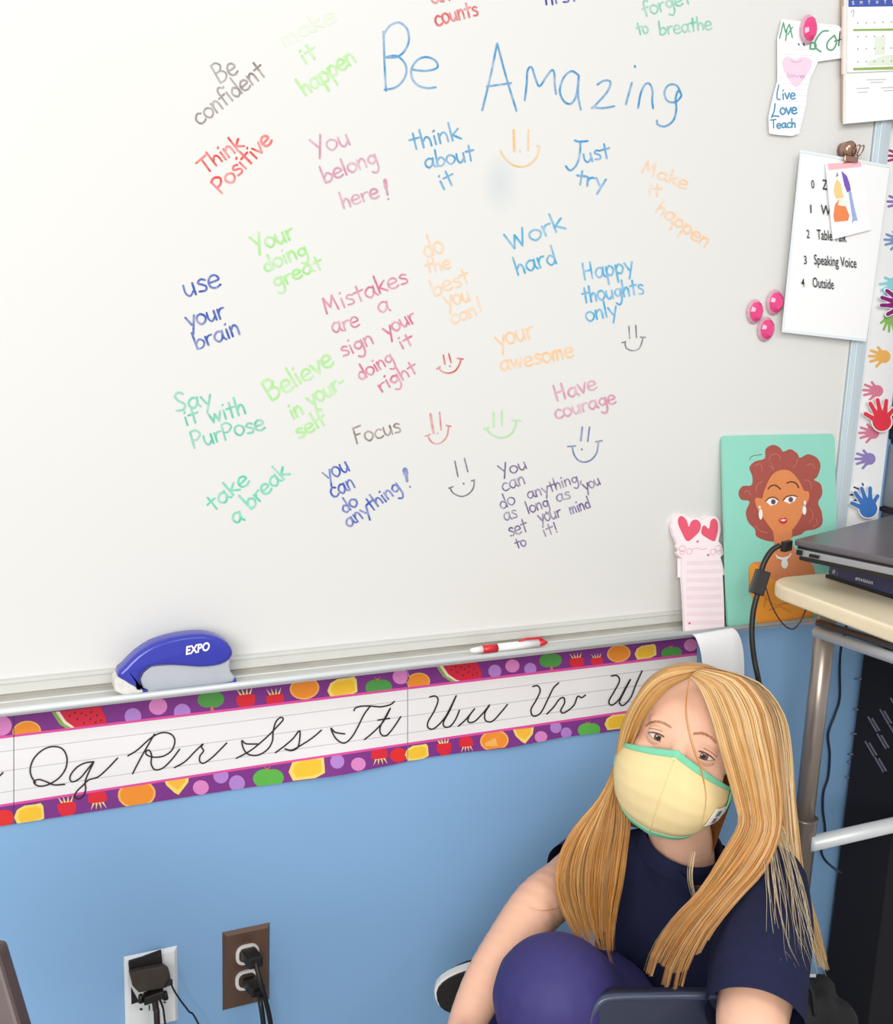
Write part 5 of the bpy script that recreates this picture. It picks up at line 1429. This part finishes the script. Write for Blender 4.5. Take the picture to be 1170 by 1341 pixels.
# leggings
lg = MB()
KN = PD(724, 1306, 1.20)
HPr, HPl = HIP - tdir * .06 + [0, 0, -.02], HIP + tdir * .06 + [0, 0, -.02]
ANK = PD(688, 1640, 1.21)
limb(lg, [(HPr, .075), ((HPr + KN) / 2 + [0, 0, .035], .074), (KN + (HPr - KN) * .2 + [0, 0, .012], .070), (KN, .070), (KN + [0, -.006, -.05], .058), ((KN + ANK) / 2 + [0, .01, 0], .047), (ANK, .030)])
KN2 = PD(655, 1520, 1.10); ANK2 = PD(650, 1335, 1.44)
ANK2 = PD(655, 1352, 1.42)
limb(lg, [(HPl, .075), ((HPl + KN2) / 2, .07), (KN2, .058), ((KN2 + ANK2) / 2, .045), (ANK2, .028)])
lg.ell(HIP + [0, 0, -.03], (.125, .10, .08), rot=rs_, nu=24, nv=16)
solid(lg, 'leggings', .005, 8, M_LEG, kid)
# shoes
M_SOLE = mat('black_rubber_sole', '#1c1715', .75, noise=.15, scale=60, bump=.2)
M_RIM = mat('cream_rubber_rim', '#e9e6dc', .6)
def shoe(c, fwd, soleN, length=.17, wid=.034):
    fwd = np.array(fwd, float) / np.linalg.norm(fwd); n_ = np.array(soleN, float); n_ -= fwd * (n_ @ fwd); n_ /= np.linalg.norm(n_)
    s = np.cross(fwd, n_)
    out = []
    for k in range(32):
        t = 2 * math.pi * k / 32
        r = wid * (1 + .12 * math.cos(t))
        out.append(c + fwd * (length / 2 * math.cos(t) * (1 if math.cos(t) > 0 else 1)) * 1.0 + s * (r * math.copysign(abs(math.sin(t)) ** .8, math.sin(t))))
    big = [c + (p - c) * 1.045 for p in out]
    e = empty('shoe', tuple(c)); e.parent = kid; e.matrix_parent_inverse = Matrix.Translation(-Vector(kid.location)); bpy.context.view_layer.update()
    nest(MB().slab([p + n_ * .001 for p in out], n_ * .004).build('sole', M_SOLE, None), e)
    nest(MB().slab(big, -n_ * .014).build('sole_rim', M_RIM, None, bevel=.002), e)
    m_ = MB(); m_.ell(c - n_ * .020 + fwd * .02, (length * .36, wid * .9, .022), rot=np.array([fwd, s, n_]).T, nu=20, nv=12)
    m_.ell(c - n_ * .032 - fwd * .035, (length * .25, wid * .85, .034), rot=np.array([fwd, s, n_]).T, nu=20, nv=12)
    o_ = solid(m_, 'upper', .003, 5, mat('black_canvas', '#1d1b22', .8), None); nest(o_, e)
SHC = PD(648, 1292, 1.41)
shoe(SHC, camvec(-1, .25, .10), camvec(-.22, .28, -1), .158, .0335)
shoe(ANK + [-.01, -.045, -.035], (-.1, -1, 0), (0, 0, -1), .17, .032)

# ------------------------------------------------------------------ hair
M_HAIR = mat('blonde_hair', '#d8a45a', .42, noise=.12, scale=60, attr='tint', spec=.5)
BL = ['#e4bd82', '#d6a460', '#efd2a2', '#c58a44', '#e6c28a', '#daa964', '#ad7434', '#8f5a24', '#f5e0b8']
BO = ['#d49a4c', '#bf7d30', '#e0ae62', '#a86824', '#e6bd7a', '#c98a3c']
LTc = ['#e2c394', '#d2ab72', '#c79a5c', '#ecd7b4']

# scalp: hair-coloured cap over the skull, open at the face
rows = []
NI, NJ = 72, 144
for i in range(NI + 1):
    th = math.pi * i / NI
    row = []
    for j in range(NJ + 1):
        ph = 2 * math.pi * j / NJ
        d = np.array([math.sin(th) * math.sin(ph), math.cos(th), math.sin(th) * math.cos(ph)])
        c = np.array([0, .014, -.016]); r = np.array([.0785, .0725, .092])
        p = c + d * r
        if d[1] < -.15:                                     # hair hangs straight down below the ears
            th0 = math.acos(-.15); tt_ = (th - th0) / (math.pi - th0)
            p = np.array([.0770 * math.sin(ph), .003 - .19 * tt_, -.016 + .088 * math.cos(ph) - .012 * tt_])
        row.append(p)
    rows.append(row)
F_idx = []
for i in range(NI):
    for j in range(NJ):
        q_ = [rows[i][j], rows[i][j + 1], rows[i + 1][j + 1], rows[i + 1][j]]
        m_ = np.mean(q_, axis=0)
        if m_[2] > .016 and m_[1] < .072 + .010 * (1 - abs(m_[0]) / .05): continue
        if m_[1] < -.03 and m_[2] > -.03: continue
        W_ = NJ + 1
        F_idx.append((i * W_ + j, i * W_ + j + 1, (i + 1) * W_ + j + 1, (i + 1) * W_ + j))
me = bpy.data.meshes.new('hair_cap')
me.from_pydata([tuple(HL(*p)) for row in rows for p in row], [], F_idx)
ca = me.color_attributes.new('tint', 'FLOAT_COLOR', 'POINT')
cc_ = lin('#c48f4e')
ca.data.foreach_set('color', np.array([(*cc_, 1)] * len(me.vertices), dtype=np.float32).ravel())
hc = link('hair_cap', me, M_HAIR, kid, True)

# surface the hair lies on: skin plus cap
_v = list(dgv); _f = [tuple(p.vertices) for p in skin.data.polygons]
_o = len(_v); _v += [tuple(v.co) for v in me.vertices]; _f += [tuple(i + _o for i in p.vertices) for p in me.polygons]
BVH2 = BVHTree.FromPolygons(_v, _f)
def strands(name, guides, count, r, cols, jit=2.0, djit=.006, npt=34, tipspread=1.0, backing=True, seed=0, off=.003, fade=None, lo=0, hi=1, nclump=0, blen=.9, mid=0.0):
    MIDC = np.array(lin('#c07a2e'))
    rg = np.random.default_rng(seed)
    GD = []
    for g in guides:
        GD.append(crom(g, 6))
    GD = np.array(GD)                          # k x n x 3 (u, v, depth)
    K, N = GD.shape[0], GD.shape[1]
    def at(s):
        f = s * (K - 1); i = min(int(f), K - 2); f -= i
        return GD[i] * (1 - f) + GD[i + 1] * f
    def fixd(u, v, d, o_):
        h = hit(u, v, BVH2)
        if h is not None and h - o_ < d: return h - o_
        return d
    V, F, C_ = [], [], []
    cl_off = rg.uniform(-.35, .35, max(1, nclump))
    cl_len = rg.uniform(.93, 1.0, max(1, nclump))
    idx = np.linspace(0, N - 1, npt)
    cols = [np.array(lin(c)) for c in cols]
    clump = rg.integers(0, len(cols), 60)
    for k in range(count):
        s = rg.uniform(lo, hi)
        P = at(s)
        Q = np.array([[np.interp(x, range(N), P[:, j]) for j in range(3)] for x in idx])
        if nclump:
            sc_ = lo + (hi - lo) * (min(nclump - 1, int((s - lo) / (hi - lo) * nclump)) + .5 + cl_off[min(nclump - 1, int((s - lo) / (hi - lo) * nclump))]) / nclump
            P2 = at(min(hi, max(lo, sc_)))
            Q2 = np.array([[np.interp(x, range(N), P2[:, j]) for j in range(3)] for x in idx])
            wt = (np.linspace(0, 1, npt) ** 1.6 * .8)[:, None]
            Q = Q * (1 - wt) + Q2 * wt
        ph, ph2, fr = rg.uniform(0, 6.28), rg.uniform(0, 6.28), rg.uniform(.6, 1.8)
        tt = np.linspace(0, 1, npt)
        amp = jit * (0.15 + tt * 1.0) * tipspread
        Q[:, 0] += amp * np.sin(tt * 6.28 * fr + ph) * .55 + rg.normal(0, jit * .4) * tt
        Q[:, 1] += amp * np.sin(tt * 6.28 * fr * .8 + ph2) * .3
        end = int(npt * (1 - rg.beta(1.1, 3.2) * .38))
        if nclump: end = int(end * cl_len[min(nclump - 1, int((s - lo) / (hi - lo) * nclump))])
        layer = rg.uniform(0, djit)
        base = (cols[int(rg.integers(len(cols)))] * .45 + cols[clump[int((s + rg.normal(0, .012)) * 59) % 60]] * .55) * rg.uniform(.8, 1.15)
        dd_ = np.array([fixd(q[0], q[1], q[2] - layer, off + layer) for q in Q[:end]])
        for _ in range(3): dd_[1:-1] = np.minimum(dd_[1:-1], (dd_[:-2] + dd_[1:-1] * 2 + dd_[2:]) / 4)
        pts = [PD(q[0], q[1], d_) for q, d_ in zip(Q[:end], dd_)]
        n = 3; o0 = len(V)
        m_ = len(pts)
        for i, p in enumerate(pts):
            t = pts[min(i + 1, m_ - 1)] - pts[max(i - 1, 0)]; t /= np.linalg.norm(t) + 1e-9
            a = np.cross(t, M[2]); a /= np.linalg.norm(a) + 1e-9
            b_ = np.cross(t, a)
            rr = r * (1 - .9 * (i / (m_ - 1)) ** 3) * min(1, (i + 1) / 4)
            for kk in range(n):
                an = 2 * math.pi * kk / n + ph
                V.append(tuple(p + rr * (math.cos(an) * a + math.sin(an) * b_)))
                gm = mid * min(1, max(0, (i / npt - .3) / .3)); C_.append(tuple(base * (1 - gm) + MIDC * gm) + (1,))
        for i in range(m_ - 1):
            for kk in range(n):
                k2 = (kk + 1) % n
                F.append((o0 + i * n + kk, o0 + i * n + k2, o0 + (i + 1) * n + k2, o0 + (i + 1) * n + kk))
    if backing:
        G_ = []
        for s in np.linspace(lo, hi, 14):
            P = at(s); row = []
            for x in np.linspace(0, (N - 1) * blen, 30):
                q = [np.interp(x, range(N), P[:, j]) for j in range(3)]
                row.append(PD(q[0], q[1], fixd(q[0], q[1], q[2] + .002, .0012)))
            G_.append(row)
        o0 = len(V); R_, Cn = len(G_), 30
        bc = np.mean(cols, axis=0) * .8
        for row in G_:
            for p in row: V.append(tuple(p)); C_.append(tuple(bc) + (1,))
        for i in range(R_ - 1):
            for j in range(Cn - 1):
                a = o0 + i * Cn + j; F.append((a, a + 1, a + Cn + 1, a + Cn))
    me = bpy.data.meshes.new(name)
    me.from_pydata(V, [], F)
    ca = me.color_attributes.new('tint', 'FLOAT_COLOR', 'POINT')
    ca.data.foreach_set('color', np.array(C_, dtype=np.float32).ravel())
    o = link(name, me, M_HAIR, kid, True)
    return o
def dep(pts, ds):
    ys = [p[1] for p in pts]
    return [(p[0], p[1], float(np.interp(i, np.linspace(0, len(pts) - 1, len(ds)), ds))) for i, p in enumerate(pts)]
dA = [1.29, 1.30, 1.31, 1.33, 1.35, 1.36, 1.36, 1.345, 1.33, 1.30, 1.26, 1.22]
A0 = [(904, 887), (874, 903), (850, 930), (833, 962), (822, 995), (820, 1035), (826, 1075), (822, 1115), (816, 1155), (808, 1195), (803, 1245), (812, 1292)]
A1 = [(907, 882), (866, 897), (840, 928), (825, 963), (814, 1000), (808, 1040), (806, 1080), (800, 1120), (795, 1160), (792, 1200), (794, 1245), (811, 1290)]
A2 = [(912, 878), (868, 888), (838, 918), (819, 962), (809, 1008), (795, 1045), (780, 1083), (768, 1120), (765, 1160), (770, 1200), (784, 1243), (809, 1288)]
A3 = [(917, 875), (872, 881), (840, 908), (816, 955), (806, 1010), (787, 1048), (759, 1085), (741, 1120), (733, 1155), (743, 1195), (768, 1242), (807, 1284)]
A4 = [(926, 872), (880, 875), (844, 900), (817, 945), (806, 1000), (786, 1044), (752, 1085), (734, 1120), (729, 1155), (739, 1195), (766, 1242), (805, 1280)]
strands('right_hair_lock', [dep(g, dA) for g in (A0, A1, A2, A3, A4)], 1100, .0008, BO + BL[:4], 2.6, .010, seed=1, nclump=12, blen=.86, mid=.45)
dB = [1.27, 1.27, 1.26, 1.25, 1.25, 1.25, 1.25, 1.235, 1.20, 1.17, 1.14, 1.10]
B0 = [(904, 887), (918, 905), (932, 940), (943, 978), (953, 1012), (963, 1048), (968, 1078), (950, 1112), (917, 1165), (882, 1203), (853, 1250), (838, 1312)]
B1 = [(908, 882), (938, 901), (955, 938), (966, 975), (976, 1010), (985, 1050), (988, 1085), (965, 1125), (930, 1170), (893, 1213), (864, 1262), (848, 1322)]
B2 = [(914, 878), (956, 893), (980, 930), (990, 973), (999, 1013), (1005, 1055), (1008, 1090), (985, 1135), (950, 1175), (913, 1222), (886, 1275), (878, 1334)]
B3 = [(921, 875), (970, 887), (1000, 920), (1013, 962), (1020, 1005), (1025, 1050), (1021, 1095), (1002, 1140), (970, 1176), (938, 1215), (912, 1265), (894, 1326)]
strands('left_hair_lock', [dep(g, dB) for g in (B0, B1, B2, B3)], 1500, .0008, BL + BO[:2], 2.6, .010, seed=2, nclump=15, blen=.84, mid=.40)
dC = [1.30, 1.32, 1.34, 1.35, 1.35, 1.34, 1.33, 1.31, 1.28, 1.25, 1.22, 1.20]
C0 = [(918, 876), (958, 888), (990, 922), (1003, 965), (1011, 1005), (1016, 1050), (1018, 1095), (1020, 1135), (1030, 1172), (1045, 1210), (1058, 1250), (1070, 1290)]
C1 = [(924, 874), (982, 888), (1015, 926), (1027, 970), (1032, 1018), (1035, 1060), (1038, 1100), (1043, 1142), (1054, 1182), (1065, 1218), (1074, 1253), (1083, 1290)]
C2 = [(932, 873), (994, 894), (1027, 936), (1037, 985), (1040, 1035), (1044, 1076), (1048, 1113), (1053, 1150), (1063, 1187), (1074, 1222), (1083, 1258), (1093, 1296)]
strands('back_hair_lock', [dep(g, dC) for g in (C0, C1, C2)], 900, .0008, BL + LTc, 3.0, .010, seed=3, nclump=10, blen=.8)
# light wisps over the sleeve
dD = [1.30, 1.26, 1.21, 1.17, 1.14, 1.12]
D0 = [(985, 1062), (1000, 1110), (1003, 1160), (1005, 1200), (1012, 1235), (1025, 1262)]
D1 = [(1018, 1062), (1036, 1110), (1052, 1160), (1064, 1210), (1072, 1250), (1080, 1285)]
strands('wispy_hair', [dep(g, dD) for g in (D0, D1)], 42, .00032, ['#e4cfa8', '#d8bd8c', '#eee2cc'], 7, .02, seed=4, backing=False, tipspread=1.2)
# loose strands over face and shirt, and a painted crease on the arm
dE = [1.26, 1.25, 1.22, 1.20, 1.19, 1.21]
E0 = [(903, 886), (897, 930), (905, 975), (918, 1010), (924, 1050), (912, 1100)]
E1 = [(904, 886), (900, 930), (909, 975), (921, 1012), (926, 1052), (913, 1104)]
strands('strands_and_crease', [dep(g, dE) for g in (E0, E1)], 4, .0004, ['#c98c3a'], .6, .001, seed=5, backing=False, off=.016)
dG = [1.27, 1.26, 1.25, 1.24]
strands('strands_and_crease', [dep(g, dG) for g in ([(905, 1115), (900, 1145), (906, 1175), (912, 1192)], [(912, 1115), (908, 1145), (912, 1175), (913, 1195)])], 10, .0004, LTc, 1.5, .004, seed=6, backing=False)
dH = [1.33, 1.32, 1.34, 1.33]  # darker line along the elbow crease, drawn in for its shade
strands('strands_and_crease', [dep(g, dH) for g in ([(790, 1145), (755, 1178), (715, 1192), (690, 1186)], [(792, 1147), (756, 1180), (716, 1193), (691, 1187)])], 2, .0004, ['#d79a63'], .5, .001, seed=7, backing=False, off=.002)

# ------------------------------------------------------------------ chair
chair = empty('school_chair', (child_loc[0], child_loc[1], 0), 'navy plastic school chair the child is sitting on', 'chair')
M_CHAIR = mat('navy_chair_plastic', '#20293d', .38, noise=.06, coat=.15)
DBK = 1.145
def chp(u, v, bow=0.0): return PD(u, v, DBK + bow)
outer = [(766, 1360), (768, 1335), (773, 1318), (783, 1306), (800, 1301), (860, 1299), (930, 1299), (1010, 1301), (1040, 1306), (1052, 1320), (1056, 1345), (1056, 1430)]
inner = [(778, 1360), (779, 1340), (783, 1326), (791, 1316), (804, 1311.5), (860, 1309.5), (930, 1309.5), (1005, 1311), (1030, 1316), (1041, 1326), (1045, 1345), (1045, 1430)]
mb = MB()
Ro = [chp(u, v, .012) for u, v in crom(outer, 4)]; Rm = [chp(u, v, -.004) for u, v in crom([((a[0] + b[0]) / 2, (a[1] + b[1]) / 2) for a, b in zip(outer, inner)], 4)]; Ri = [chp(u, v, .004) for u, v in crom(inner, 4)]
Rb = [p + M[2] * .012 for p in Ri]; Rob = [p + M[2] * .012 for p in Ro]
mb.grid([Rb, Rob, Ro, Rm, Ri])
mb.build('rim', mat('navy_chair_rim', '#39435c', .35, coat=.2), chair, True)
ip = crom(inner, 4)
mb = MB()
mb.slab([chp(u, v, .006) for u, v in ip] + [chp(778, 1430, .006)], M[2] * .006)
mb.build('backrest', M_CHAIR, chair)
SZ = .268
sc0 = np.array([child_loc[0] - .04, child_loc[1] - .03, SZ])
seat = []
for k in range(24):
    t = 2 * math.pi * k / 24
    c_, s_ = math.cos(t), math.sin(t)
    seat.append(sc0 + np.array([.20 * math.copysign(abs(c_) ** .5, c_), .18 * math.copysign(abs(s_) ** .5, s_), 0]))
MB().slab(seat, (0, 0, -.014)).build('seat', M_CHAIR, chair, bevel=.004)
for a, b_ in ((-.17, -.15), (.17, -.15), (-.17, .15), (.17, .15)):
    MB().tube([sc0 + [a, b_, -.01], (sc0[0] + a * 1.1, sc0[1] + b_ * 1.1, 0)], .010, 10).build('leg', M_STEEL, chair, True)
for u in (800, 1020):
    q0 = PD(u, 1400, DBK + .02); MB().tube([q0, (q0[0], q0[1], .34), (q0[0] + .02, q0[1] + .06, SZ - .008)], .009, 10).build('back_post', M_STEEL, chair, True)

# black bag behind the sleeve
bag = empty('black_bag', tuple(PD(1075, 1400, 1.36)), 'black bag with a glinting buckle behind the child\'s sleeve', 'bag')
mb = MB()
for (u, v, d, r) in ((1062, 1330, 1.37, .040), (1085, 1345, 1.39, .045), (1050, 1300, 1.38, .022), (1072, 1298, 1.40, .026), (1066, 1420, 1.38, .07)):
    mb.ell(PD(u, v, d), (r, r * .7, r * .9), nu=14, nv=8)
solid(mb, 'pouch', .005, 4, mat('black_nylon', '#0a080c', .7, noise=.3, scale=60, bump=.6), bag)
bq = PD(1063, 1277, 1.352)
MB().obox(bq, M[0] * .0055, M[1] * .0022, M[2] * .002).build('buckle', mat('chrome', '#dfe2e6', .15, metal=.9), bag, bevel=.0006)
MB().tube(crom([PD(1048, 1270, 1.355), PD(1056, 1285, 1.35), PD(1064, 1300, 1.345), PD(1068, 1330, 1.34)], 6), .0028, 8).build('strap', MATS['black_nylon'], bag, True)
